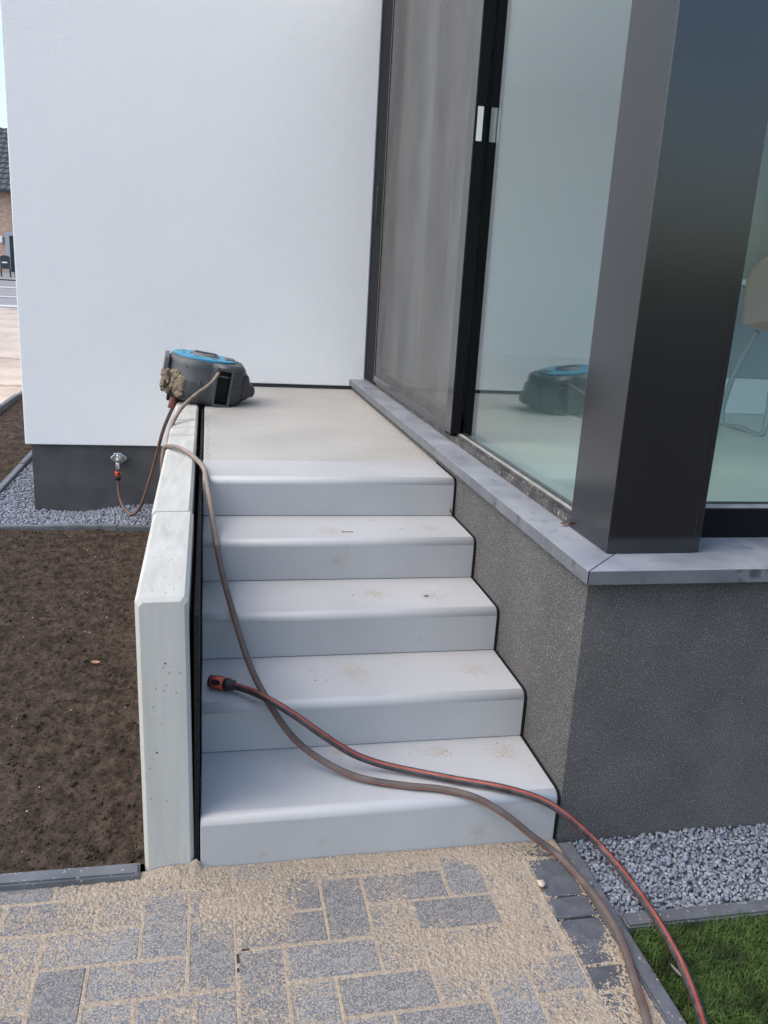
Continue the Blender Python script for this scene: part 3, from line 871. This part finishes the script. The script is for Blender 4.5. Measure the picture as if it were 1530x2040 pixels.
# ------------------------------------------------------------------ soil
def soil_z(X, Y):
    base = 0.004 - 0.030 * np.clip(Y, 0, 4)
    h = 0.035 * (fbm(X, Y, 2.2, 51, 3) - 0.5) + 0.028 * (fbm(X, Y * 1.5, 10, 55, 3) - 0.5)
    cl = np.abs(fbm(X, Y, 22, 61, 4, 0.6) * 2 - 1)
    h += 0.021 * (0.5 - cl) + 0.016 * (fbm(X, Y, 70, 71, 3, 0.6) - 0.5)
    return base + h
Xo, Yo = np.meshgrid(np.arange(-1.75, -0.155, 0.0065), np.arange(0.022, 3.742, 0.0072))
tag(link('soil_bed', grid_mesh('soil_bed', Xo, Yo, soil_z(Xo, Yo)), 'soil'), 'raked dark brown garden soil left of the retaining wall', kind='structure')
Xo, Yo = np.meshgrid(np.arange(-5.0, -1.745, 0.04), np.arange(0.022, 3.742, 0.04))
tag(link('soil_bed', grid_mesh('soil_bed', Xo, Yo, soil_z(Xo, Yo) - 0.003), 'soil'), kind='structure')
Xo, Yo = np.meshgrid(np.arange(-2.41, -1.632, 0.014), np.arange(3.74, 12, 0.022))
tag(link('soil_strip', grid_mesh('soil_strip', Xo, Yo, soil_z(Xo, Yo + 20) * 1.4 + 0.025), 'soil'), kind='structure')
cp = stone_protos(8, 77, 0.9)
pos, rot, sc = [], [], []
for _ in range(7000):
    x, y = rng.uniform(-1.6, -0.18), 0.03 + 3.68 * rng.random() ** 1.3
    s_ = rng.choice([0.0028, 0.0045, 0.007, 0.012], p=[.45, .36, .16, .03]) * rng.uniform(.8, 1.25)
    pos.append((x, y, s_ * 0.3)); rot.append(rand_rot(rng)); sc.append(s_)
pos = np.array(pos)
pos[:, 2] += soil_z(pos[:, 0], pos[:, 1])
tag(link('soil_clods', scatter_mesh('soil_clods', cp, pos, rot, sc), 'soil'), 'small dark clods lying loose on the soil', 'soil', kind='stuff')
pos, rot, sc = [], [], []
for _ in range(70):
    x, y = rng.uniform(-1.5, -0.18), 0.03 + 3.6 * rng.random() ** 1.3
    pos.append((x, y, 0.002)); rot.append(rand_rot(rng)); sc.append(rng.uniform(0.0025, 0.0065))
pos = np.array(pos)
pos[:, 2] += soil_z(pos[:, 0], pos[:, 1])
tag(link('soil_pebbles', scatter_mesh('soil_pebbles', cp, pos, rot, sc), 'pebble'), 'pale grit and tiny pebbles in the dark soil', 'pebbles', kind='stuff')

# ------------------------------------------------------------------ gravel
sp = stone_protos(18, 3, 0.9)
def gravel(name, label, zone, n, zf, lo, hi, seed):
    g = np.random.default_rng(seed)
    pos, rot, sc = [], [], []
    while len(pos) < n:
        x, y = zone(g)
        s_ = g.uniform(lo, hi)
        pos.append((x, y, zf(x, y) + g.uniform(-0.008, 0.006))); rot.append(rand_rot(g)); sc.append(s_)
    return tag(link(name, scatter_mesh(name, sp, np.array(pos), rot, sc), 'gravel'), label, 'gravel', kind='stuff')
gravel('gravel', 'blue grey crushed gravel below the grainy plinth beside the lawn', lambda g: (g.uniform(1.168, 2.7), g.uniform(-0.342, -0.004)), 6400, lambda x, y: -0.010 + 0.004 * math.sin(9 * x) + 0.03 * max(0, y + 0.12) * (1 if x > 1.5 else .2), 0.0065, 0.0125, 1)
def far_zone(g):
    if g.random() < 0.6: return g.uniform(-1.57, -0.17), g.uniform(3.80, 4.33)
    return g.uniform(-1.57, -1.245), g.uniform(4.3, 7.5)
gravel('gravel', 'grey gravel strip around the far house corner under the tap', far_zone, 8200, lambda x, y: -0.115 + 0.035 * math.exp(-((x + 0.42) / .25) ** 2) * max(0, (y - 3.8) / .5) - 0.02 * math.exp(-((x + 0.95) / .2) ** 2) * max(0, (y - 3.9) / .4), 0.009, 0.016, 2)
tag(box('gravel_base', 1.163, 4.2, -0.346, 0.0, -0.12, -0.022, 'gravel'), kind='structure')
tag(box('gravel_base', -1.576, -0.17, 3.80, 4.333, -0.25, -0.135, 'gravel'), kind='structure')
tag(box('gravel_base', -1.576, -1.243, 4.336, 12, -0.25, -0.125, 'gravel'), kind='structure')

# ------------------------------------------------------------------ lawn
tag(box('lawn_ground', 1.163, 4.2, -3.0, -0.404, -0.12, -0.018, 'soil'), kind='structure')
g = np.random.default_rng(8)
def blade_field(n):
    V, F = [], []
    for i in range(n):
        if i < n * 0.8: x, y = g.uniform(1.165, 1.75), g.uniform(-1.05, -0.405)
        else: x, y = g.uniform(1.165, 2.6), g.uniform(-1.7, -0.405)
        edge = min((x - 1.163) / 0.05, (-0.403 - y) / 0.03)
        if edge < 1 and g.random() > 0.3 + 0.6 * edge: continue
        h_ = g.uniform(0.018, 0.05)
        a = g.uniform(0, 2 * math.pi)
        ln = g.uniform(0.2, 1.1)
        dx, dy = math.cos(a), math.sin(a)
        wd = g.uniform(0.0009, 0.0018)
        px_, py_ = -dy * wd, dx * wd
        b = len(V)
        V += [(x - px_, y - py_, -0.019), (x + px_, y + py_, -0.019),
              (x + dx * h_ * ln * .35 - px_ * .8, y + dy * h_ * ln * .35 - py_ * .8, -0.019 + h_ * .62), (x + dx * h_ * ln * .35 + px_ * .8, y + dy * h_ * ln * .35 + py_ * .8, -0.019 + h_ * .62),
              (x + dx * h_ * ln, y + dy * h_ * ln, -0.019 + h_ * (1.0 - .28 * ln))]
        F += [(b, b + 1, b + 3, b + 2), (b + 2, b + 3, b + 4)]
    me = bpy.data.meshes.new('grass')
    me.from_pydata(V, [], F)
    return me
tag(link('grass', blade_field(42000), 'grass'), 'short green lawn grass at the lower right', 'grass', kind='stuff')

# ------------------------------------------------------------------ hose reel
RL = thing('hose_reel', 'grey hose reel with blue disc lying on its side on wall and landing', 'hose reel', (-0.015, 3.50, 0.860))
RL.rotation_euler = (R(1.2), R(8.8), R(3))
out = []                                                     # plan outline, counter-clockwise seen from above
out += [(-0.245, 0.10), (-0.245, -0.10)]
for a in np.linspace(207, 292, 9): out.append((-0.035 + 0.215 * math.cos(R(a)), 0.225 * math.sin(R(a))))
iS = len(out)
out += [(0.048, -0.222), (0.150, -0.222)]                     # slot facet
out += [(0.205, -0.185), (0.245, -0.085), (0.245, 0.075), (0.222, 0.150), (0.170, 0.195), (0.075, 0.215)]
for a in np.linspace(68, 153, 9): out.append((-0.035 + 0.215 * math.cos(R(a)), 0.225 * math.sin(R(a))))
def ring(bm, s_, dw, z):
    return [bm.verts.new((x * s_ + math.copysign(dw, x) * 0, y * s_, z)) for x, y in out]
LV = [(0.80, 0.0), (0.90, 0.010), (0.985, 0.042), (1.0, 0.075), (1.008, 0.135), (1.008, 0.139), (1.0, 0.143), (0.995, 0.225), (0.97, 0.252), (0.90, 0.272), (0.86, 0.276)]
bm = bmesh.new()
rows = [ring(bm, s_, 0, z) for s_, z in LV]
n = len(out)
for k in range(len(rows) - 1):
    for i in range(n):
        if i == iS and 1 <= k <= 7: continue                  # opening for the hose slot
        f = bm.faces.new((rows[k][i], rows[k][(i + 1) % n], rows[k + 1][(i + 1) % n], rows[k + 1][i]))
        f.smooth = True
bm.faces.new(rows[0][::-1])
bm.faces.new(rows[-1])
body = from_bm('body', bm, 'reel_grey', RL)
# frame round the slot and the dark inside
A, B = Vector((*out[iS], 0)), Vector((*out[iS + 1], 0))
u = (B - A).normalized()
nn = Vector((u.y, -u.x, 0))
Ls = (B - A).length
def P(a, z, d): 
    p = A + u * a + nn * d
    return (p.x, p.y, z)
bm = bmesh.new()
z0, z1 = 0.012, 0.250
fr = [[bm.verts.new(P(a, z, d)) for a, z in pts] for pts, d in ((((-0.002, z0), (Ls + 0.002, z0), (Ls + 0.002, z1), (-0.002, z1)), 0.0),
      (((-0.002, z0), (Ls + 0.002, z0), (Ls + 0.002, z1), (-0.002, z1)), 0.010), (((0.010, z0 + 0.012), (Ls - 0.010, z0 + 0.012), (Ls - 0.010, z1 - 0.012), (0.010, z1 - 0.012)), 0.010),
      (((0.012, z0 + 0.014), (Ls - 0.012, z0 + 0.014), (Ls - 0.012, z1 - 0.014), (0.012, z1 - 0.014)), -0.02))]
for k in range(3):
    for i in range(4):
        bm.faces.new((fr[k][i], fr[k][(i + 1) % 4], fr[k + 1][(i + 1) % 4], fr[k + 1][i]))
fs = from_bm('slot_frame', bm, 'reel_grey', RL)
bm = bmesh.new()
q = [[bm.verts.new(P(a, z, d)) for a, z in ((0.012, z0 + .014), (Ls - .012, z0 + .014), (Ls - .012, z1 - .014), (0.012, z1 - .014))] for d in (-0.0205, -0.11)]
for i in range(4): bm.faces.new((q[0][i], q[0][(i + 1) % 4], q[1][(i + 1) % 4], q[1][i]))
bm.faces.new(q[1])
from_bm('slot_lining', bm, 'reel_dark', fs)
gm = tube_mesh('hose_guide', [P(0.016, z1 - 0.05, -0.012), P(Ls - 0.016, z1 - 0.05, -0.012)], 0.006, 8)
link('hose_guide', gm, 'reel_mid', fs)
# nose / carrying handle at the right end
bm = bmesh.new()
prs = [(0.235, 0.115, 0.05, 0.225), (0.262, 0.105, 0.06, 0.215), (0.285, 0.085, 0.075, 0.165), (0.312, 0.070, 0.085, 0.145), (0.322, 0.05, 0.095, 0.130)]
rw = []
for x, hy, za, zb in prs:
    rw.append([bm.verts.new((x, y, z)) for y, z in ((-hy, za + .015), (-hy + .02, za), (hy - .02, za), (hy, za + .015), (hy, zb - .02), (hy - .02, zb), (-hy + .02, zb), (-hy, zb - .02))])
for k in range(len(rw) - 1):
    for i in range(8): bm.faces.new((rw[k][i], rw[k][(i + 1) % 8], rw[k + 1][(i + 1) % 8], rw[k + 1][i]))
bm.faces.new(rw[-1]); bm.faces.new(rw[0][::-1])
from_bm('nose_handle', bm, 'reel_grey', RL)
# wall bracket plate at the left end, seam clip, screws
bp = prism('bracket_plate', [(-0.105, 0.03), (0.105, 0.03), (0.115, 0.06), (0.115, 0.25), (0.10, 0.265), (-0.10, 0.265), (-0.115, 0.25), (-0.115, 0.06)], 0, -0.272, -0.243, 'reel_mid', RL, bev=0.004)
box('seam_clip', -0.052, -0.046, -0.234, -0.222, 0.125, 0.157, 'reel_mid', RL, bev=0.001)
for (x_, y_, z_) in ((-0.135, -0.203, 0.222), (0.172, -0.212, 0.24), (-0.10, -0.217, 0.05)):
    scw = link('screw', lathe_mesh('screw', [(0, 0.0045), (0.004, 0.0045), (0.0045, 0.002)], Matrix.Translation((x_, y_, z_)) @ Matrix.Rotation(R(-90), 4, 'Z'), 10), 'reel_dark', RL)
# blue disc
bm = bmesh.new()
def disc_ring(r, z, n=48): return [bm.verts.new((-0.022 + r * 1.02 * math.cos(2 * math.pi * i / n), r * math.sin(2 * math.pi * i / n), z)) for i in range(n)]
dr = [disc_ring(r, z) for r, z in ((0.196, 0.268), (0.196, 0.284), (0.190, 0.288), (0.10, 0.291), (0.094, 0.284))]
for k in range(4):
    for i in range(48): bm.faces.new((dr[k][i], dr[k][(i + 1) % 48], dr[k + 1][(i + 1) % 48], dr[k + 1][i]))
bd = from_bm('blue_disc', bm, 'reel_blue', RL)
for a in (20, 65, 110, 155, 200, 245, 290, 335):
    bx = box('disc_slot', -0.016, 0.016, -0.005, 0.005, 0.2885, 0.2905, 'reel_dark', bd, bev=0.0006)
    bx.location = (-0.022 + 0.15 * math.cos(R(a)), 0.15 * math.sin(R(a)), 0)
    bx.rotation_euler = (0, 0, R(a + 90))
lm = lathe_mesh('hub', [(0.270, 0.093), (0.286, 0.093), (0.300, 0.078), (0.304, 0.05), (0.302, 0.02)], Matrix.Translation((-0.022, 0, 0)) @ Matrix.Rotation(R(-90), 4, 'Y'), 36)
hub = link('hub', lm, 'reel_mid', RL)
box('hub_grip', -0.092, 0.048, -0.02, 0.02, 0.298, 0.311, 'reel_grey', hub, bev=0.005)
box('handle_boss', 0.10, 0.165, -0.05, 0.05, 0.272, 0.297, 'reel_mid', RL, bev=0.006)
# dried mud at the left end
g = np.random.default_rng(4)
bm = bmesh.new()
for _ in range(85):
    c = Vector((g.uniform(-0.272, -0.150), 0, g.uniform(0.04, 0.175)))
    d = c.x + 0.035
    c.y = -0.222 * math.sqrt(max(0.0, 1 - (d / 0.218) ** 2)) - 0.003 if c.x > -0.225 else g.uniform(-0.13, -0.09)
    r_ = g.uniform(0.008, 0.022)
    mtx = Matrix.Translation(c) @ Matrix.Rotation(math.atan2(c.y, c.x + 0.035) + math.pi / 2, 4, 'Z') @ Matrix.Rotation(g.uniform(0, 6), 4, 'Y') @ Matrix.Diagonal((r_ * g.uniform(.9, 1.6), r_ * g.uniform(.45, .8), r_ * g.uniform(.8, 1.4), 1))
    bmesh.ops.create_icosphere(bm, subdivisions=2, radius=1.0, matrix=mtx)
for v in bm.verts: v.co += Vector(g.normal(size=3)) * 0.0016
from_bm('dried_mud', bm, 'mud', RL)
# inlet pipe stub below the left side
link('inlet_pipe', tube_mesh('inlet_pipe', [(-0.17, -0.06, 0.06), (-0.185, -0.065, -0.02), (-0.19, -0.07, -0.075)], 0.022, 12), 'hose_dust_stripe', RL)
box('support_foot', -0.225, -0.15, -0.03, 0.09, -0.036, 0.02, 'reel_dark', RL, bev=0.004)

# ------------------------------------------------------------------ hoses
def stripes(sides, idx, mi=1): return lambda i, k: mi if i in idx else 0
pB = [(0.094, 3.36, 1.064), (0.086, 3.262, 1.062),  (0.039, 3.1, 1.021), (-0.054, 2.92, 0.971), (-0.125, 2.75, 0.922), (-0.172, 2.58, 0.855), (-0.188, 2.4, 0.78), (-0.195, 2.22, 0.66), (-0.198, 2.11, 0.56), (-0.198, 2.03, 0.57), (-0.196, 1.985, 0.68), (-0.194, 1.97, 0.79), (-0.182, 1.975, 0.853), (-0.139, 1.891, 0.876), (-0.079, 1.791, 0.875), (-0.022, 1.604, 0.872), (0.006, 1.45, 0.868), (0.016, 1.362, 0.838), (0.030, 1.235, 0.772), (0.069, 0.892, 0.622), (0.118, 0.647, 0.502), (0.163, 0.466, 0.414), (0.229, 0.309, 0.336), (0.299, 0.254, 0.255), (0.391, 0.193, 0.205), (0.494, 0.126, 0.186), (0.627, 0.073, 0.184), (0.733, 0.042, 0.184), (0.830, -0.006, 0.178), (0.923, -0.042, 0.131), (1.003, -0.064, 0.068), (1.077, -0.098, 0.020), (1.107, -0.218, 0.018), (1.115, -0.335, 0.025), (1.11, -0.453, 0.025), (1.086, -0.581, 0.018), (1.054, -0.714, 0.016), (0.998, -0.865, 0.016), (0.90, -1.10, 0.016), (0.72, -1.45, 0.016), (0.45, -1.75, 0.016), (0.1, -1.95, 0.016)]
cB = catmull(pB, 10)
nB = len(cB)
def sB(i, k):
    y = cB[k][1]
    if y > 1.0: return 2 if i not in (3, 11) else 0
    return 1 if i in (1, 6, 11) else 0
reel_hose = link('reel_hose', tube_mesh('reel_hose', cB, 0.0108, 16, sB, twist=2.0), ['hose_dust', 'hose_dust_stripe', 'hose_worn'])
tag(reel_hose, 'dusty brown hose from the reel over the wall and down all the steps', 'hose')
pC = [(0.098, 0.437, 0.366), (0.144, 0.391, 0.372), (0.189, 0.317, 0.386), (0.249, 0.261, 0.374), (0.311, 0.233, 0.34), (0.374, 0.218, 0.295), (0.471, 0.199, 0.232), (0.543, 0.182, 0.205), (0.614, 0.161, 0.192), (0.778, 0.089, 0.187), (0.923, 0.023, 0.187), (1.025, -0.010, 0.166), (1.09, -0.04, 0.139), (1.161, -0.075, 0.087), (1.219, -0.11, 0.037), (1.242, -0.233, 0.026), (1.245, -0.379, 0.027), (1.234, -0.536, 0.026), (1.214, -0.645, 0.022), (1.187, -0.739, 0.022), (1.139, -0.867, 0.026), (1.02, -1.12, 0.017), (0.80, -1.5, 0.016), (0.4, -1.85, 0.016), (0.1, -1.95, 0.016)]
cC = catmull(pC, 10)
GH = thing('garden_hose', 'black and orange striped hose with its open connector on the second step', 'hose', (0.06, 0.45, 0.34))
o = link('hose', tube_mesh('hose', cC, 0.0120, 20, lambda i, k: 1 if i in (0, 1, 6, 11, 12, 16) else 0, twist=0.2), ['hose_black', 'hose_orange'], GH)
o.location = (-0.06, -0.45, -0.34)
def connector(parent, p0, p1, name='connector', s_=1.0):
    """quick connector: open mouth at p0, hose side at p1"""
    p0, p1 = Vector(p0), Vector(p1)
    d = (p1 - p0).normalized()
    L = (p1 - p0).length
    rotm = d.to_track_quat('X', 'Z').to_matrix().to_4x4()
    mtx = Matrix.Translation(p0) @ rotm
    k = s_
    body = link(name, lathe_mesh(name, [(0.03 * k, 0.010 * k), (0.002 * k, 0.0105 * k), (0, 0.013 * k), (0, 0.019 * k), (0.003 * k, 0.021 * k), (0.010 * k, 0.0215 * k), (0.0105 * k, 0.0195 * k), (L * .62, 0.0195 * k), (L * .66, 0.020 * k)], mtx), 'black_plastic', parent)
    sl = link('sleeve', lathe_mesh('sleeve', [(0.011 * k, 0.0197 * k), (0.011 * k, 0.0222 * k), (L * .3, 0.0205 * k), (L * .58, 0.0215 * k), (L * .60, 0.0197 * k)], mtx), 'orange_plastic', body)
    nut = link('nut', lathe_mesh('nut', [(L * .64, 0.0203 * k), (L * .66, 0.022 * k), (L * .78, 0.0215 * k), (L * .82, 0.019 * k), (L * .98, 0.0175 * k), (L, 0.0155 * k)], mtx, 18), 'black_plastic', body)
    for a in (35, 155, 275):
        bm = bmesh.new()
        n = 7
        rws = []
        for j in range(5):
            x = 0.0165 * k + (L * .53 - 0.0165 * k) * j / 4
            hw = 24 * (0.55 + 0.45 * math.sin(math.pi * j / 4))
            rws.append([bm.verts.new(mtx @ Vector((x, 0.0226 * k * math.cos(R(a + hw * (2 * i / n - 1))), 0.0226 * k * math.sin(R(a + hw * (2 * i / n - 1)))))) for i in range(n + 1)])
        for j in range(4):
            for i in range(n): bm.faces.new((rws[j][i], rws[j][i + 1], rws[j + 1][i + 1], rws[j + 1][i]))
        from_bm('grip_pad', bm, 'black_plastic', body, smooth=True)
    for o_ in (body, sl, nut):
        o_.data.polygons.foreach_set('use_smooth', [len(p.vertices) == 4 for p in o_.data.polygons])
    return body
cn = connector(GH, (0.028, 0.476, 0.366), (0.108, 0.430, 0.367))
cn.location = (-0.06, -0.45, -0.34)

pF = [(-0.629, 4.215, 0.155), (-0.629, 4.215, 0.12), (-0.623, 4.21, 0.028), (-0.591, 4.17, -0.052), (-0.527, 4.08, -0.082), (-0.463, 4.0, -0.013), (-0.39, 3.85, 0.191), (-0.323, 3.7, 0.433), (-0.27, 3.55, 0.636), (-0.22, 3.46, 0.77), (-0.178, 3.43, 0.86)]
FH = thing('feed_hose', 'thin reddish hose hanging from the wall tap up to the reel', 'hose', (-0.53, 4.08, -0.09))
o = link('hose', tube_mesh('hose', catmull(pF, 10), 0.0115, 12, lambda i, k: 1 if i in (2, 7) else 0, twist=2), ['hose_dust', 'hose_dust_stripe'], FH)
o.location = (0.53, -4.08, 0.09)
cn = connector(FH, (-0.629, 4.215, 0.222), (-0.629, 4.215, 0.142), s_=1.05)
cn.location = (0.53, -4.08, 0.09)

# ------------------------------------------------------------------ tap
TP = thing('water_tap', 'chrome outdoor tap with wing flange on the dark far plinth', 'tap', (-0.629, 4.334, 0.285))
prism('wall_flange', [(-0.062, 0.0), (-0.05, 0.018), (-0.012, 0.042), (0.012, 0.042), (0.05, 0.018), (0.062, 0.0), (0.05, -0.018), (0.012, -0.042), (-0.012, -0.042), (-0.05, -0.018)], 1, -0.022, -0.001, 'chrome', TP, bev=0.005)
o = link('tap_body', lathe_mesh('tap_body', [(0, 0.017), (0.06, 0.017), (0.062, 0.021), (0.085, 0.021), (0.092, 0.016), (0.125, 0.016), (0.135, 0.01)], Matrix.Rotation(R(-90), 4, 'Z'), 20), 'chrome', TP)
o = link('spout', tube_mesh('spout', catmull([(0, -0.10, 0.0), (0, -0.115, -0.012), (0, -0.119, -0.035), (0, -0.119, -0.062)], 6), 0.0155, 14), 'chrome', TP)
link('stem', tube_mesh('stem', [(0, -0.105, 0.012), (0, -0.105, 0.048)], 0.007, 10), 'chrome', TP)
box('tee_handle', -0.03, 0.03, -0.112, -0.098, 0.048, 0.058, 'chrome', TP, bev=0.004)

# ------------------------------------------------------------------ small things
def leaf(name, label, mat, loc, rz, ln, wd, tilt=0.2, curl=0.3, cat='leaf'):
    bm = bmesh.new()
    rows = []
    for j in range(7):
        t = j / 6
        hw = wd / 2 * math.sin(math.pi * (0.08 + 0.9 * t)) ** 0.8
        rows.append([bm.verts.new(((t - .5) * ln, s_ * hw, curl * ln * (t - .5) ** 2 + abs(s_) * hw * curl)) for s_ in (-1, -.4, 0, .5, 1)])
    for j in range(6):
        for i in range(4): bm.faces.new((rows[j][i], rows[j][i + 1], rows[j + 1][i + 1], rows[j + 1][i]))
    bmesh.ops.solidify(bm, geom=list(bm.faces), thickness=0.0006)
    o = from_bm(name, bm, mat, None, smooth=True)
    o.location = loc
    o.rotation_euler = (tilt, 0.1, rz)
    return tag(o, label, cat)
leaf('leaf', 'small tan leaf lying on the dark soil', 'leaf_tan', (-0.47, 1.47, float(soil_z(np.array([-0.47]), np.array([1.47]))[0]) + 0.012), 0.1, 0.042, 0.026)
leaf('leaf', 'dry brown leaf caught at the right end of the fourth step', 'leaf_brown', (1.085, 1.372, 0.703), 1.2, 0.045, 0.028, 1.1, 0.6)
leaf('leaf', 'crumpled brown leaf on the sill by the post foot', 'leaf_brown', (1.199, 0.40, 0.934), 0.5, 0.034, 0.02, 0.2, 0.4)
leaf('leaf', 'pale grey leaf lying on the green lawn', 'leaf_grey', (1.206, -0.575, 0.018), 1.6, 0.05, 0.022, 0.5, 0.3)
leaf('leaf', 'tiny dark leaf scrap on the third tread', 'membrane', (0.857, 0.835, 0.513), 0.3, 0.022, 0.008, 0.1, 0.3)
def rock(name, label, mat, loc, s_, seed, cat):
    V, F = stone_protos(1, seed, 0.9)[0]
    bm = bmesh.new()
    vs = [bm.verts.new(tuple(v * s_)) for v in V]
    for f in F: bm.faces.new([vs[i] for i in f])
    bmesh.ops.subdivide_edges(bm, edges=bm.edges, cuts=1, use_grid_fill=True, smooth=0.6)
    o = from_bm(name, bm, mat, None, smooth=True)
    o.location = loc
    return tag(o, label, cat)
rock('pebble', 'rounded beige pebble on the dark border paver', 'pebble', (0.982, -0.205, 0.010), 0.018, 21, 'pebble')
rock('gravel_stone', 'stray grey gravel stone lying on the dark kerb', 'gravel', (1.128, -0.232, 0.016), 0.009, 22, 'stone')
rock('gravel_stone', 'stray grey gravel stone at the foot of the plinth corner', 'gravel', (1.19, -0.03, 0.006), 0.014, 23, 'stone')
for (x, y, lx, ly, lab) in ((0.0965, -0.362, 0.005, 0.03, 'longer black plastic spacer in a paver joint'), (0.117, -0.3345, 0.02, 0.004, 'black plastic spacer lying crosswise in a paver joint'), (0.096, -0.40, 0.005, 0.012, 'shorter black plastic spacer in a paver joint')):
    tag(box('joint_spacer', x - lx / 2, x + lx / 2, y - ly / 2, y + ly / 2, -0.02, 0.0035, 'black_plastic', bev=0.0008), lab, 'spacer')
tw = tube_mesh('twig', catmull([(0.56, 1.14, 0.6825), (0.585, 1.137, 0.684), (0.61, 1.141, 0.6825)], 5), 0.0013, 6)
tag(link('twig', tw, 'hose_dust'), 'thin brown twig on the fourth tread', 'twig')

# ------------------------------------------------------------------ houses across the street
BH = thing('brick_house', 'brick house with dark tiled roof across the street', 'house', (-10, 45, 0.76))
box('wall', -9, 9, 0, 8, -0.6, 4.02, 'brick', BH)
bm = bmesh.new()
cols = 180
for j in range(cols):                                           # ribbed tile rows up the slope
    pass
xs_ = np.linspace(-9.2, 9.2, 240)
rowsv = []
for r_ in range(13):
    t = r_ / 12
    rowsv.append([bm.verts.new((x, -0.45 + 4.4 * t, 3.98 + 3.25 * t + 0.022 * (math.sin(x * 2 * math.pi / 0.30)))) for x in xs_])
    if r_ < 12:
        t2 = (r_ + 1) / 12
        rowsv.append([bm.verts.new((x, -0.45 + 4.4 * t2, 3.98 + 3.25 * t2 - 0.06 + 0.022 * (math.sin(x * 2 * math.pi / 0.30)))) for x in xs_])
for a in range(len(rowsv) - 1):
    for i in range(len(xs_) - 1): bm.faces.new((rowsv[a][i], rowsv[a][i + 1], rowsv[a + 1][i + 1], rowsv[a + 1][i]))
rf = from_bm('roof', bm, 'roof_tile', BH)
prism('back_slope', [(3.96, 7.20), (8.5, 3.9), (8.4, 3.75), (3.96, 7.05)], 0, -9.2, 9.2, 'roof_tile', BH)
box('gutter', -9.2, 9.2, -0.62, -0.46, 3.80, 3.96, 'dark_door', BH, bev=0.02)
dr_ = box('door', 0.42, 1.5, -0.05, 0.05, 0.02, 1.80, 'dark_door', BH)
for bxs in ((0.20, 0.41, -0.12, 0.06, 0.0, 2.0), (1.51, 1.72, -0.12, 0.06, 0.0, 2.0), (0.412, 1.508, -0.12, 0.06, 1.81, 2.0)): box('door_frame', *bxs, 'grey_paint', dr_)
box('window', 0.62, 1.6, -0.05, 0.05, 2.6, 3.5, 'dark_door', BH)
box('wall_lamp', -0.06, 0.10, -0.18, -0.01, 1.45, 1.78, 'white_lamp', BH, bev=0.03)
MBX = thing('letterbox', 'black letterbox on two posts in front of the brick house', 'letterbox', (-8.82, 40.0, 0.70))
bm = bmesh.new()
pts = [(-0.19, 0.35), (0.19, 0.35), (0.19, 0.84)] + [(0.19 * math.cos(R(a)), 0.84 + 0.10 * math.sin(R(a))) for a in (30, 60, 90, 120, 150)] + [(-0.19, 0.84)]
bm.free()
prism('box', pts, 1, -0.12, 0.12, 'dark_door', MBX)
box('label_plate', -0.11, 0.11, -0.135, -0.122, 0.60, 0.66, 'white_lamp', MBX)
for sx in (-1, 1): box('post', sx * 0.19 - 0.03, sx * 0.19 + 0.03, -0.03, 0.03, -0.15, 0.346, 'dark_door', MBX)
FN = thing('low_fence', 'low dark railing beside the letterbox across the street', 'fence', (-8.5, 40.2, 0.70))
for k in range(9): box('bar', k * 0.16, k * 0.16 + 0.025, -0.012, 0.012, -0.15, 0.40, 'dark_door', FN)
box('rail', -0.02, 1.35, -0.014, 0.014, 0.401, 0.43, 'dark_door', FN)
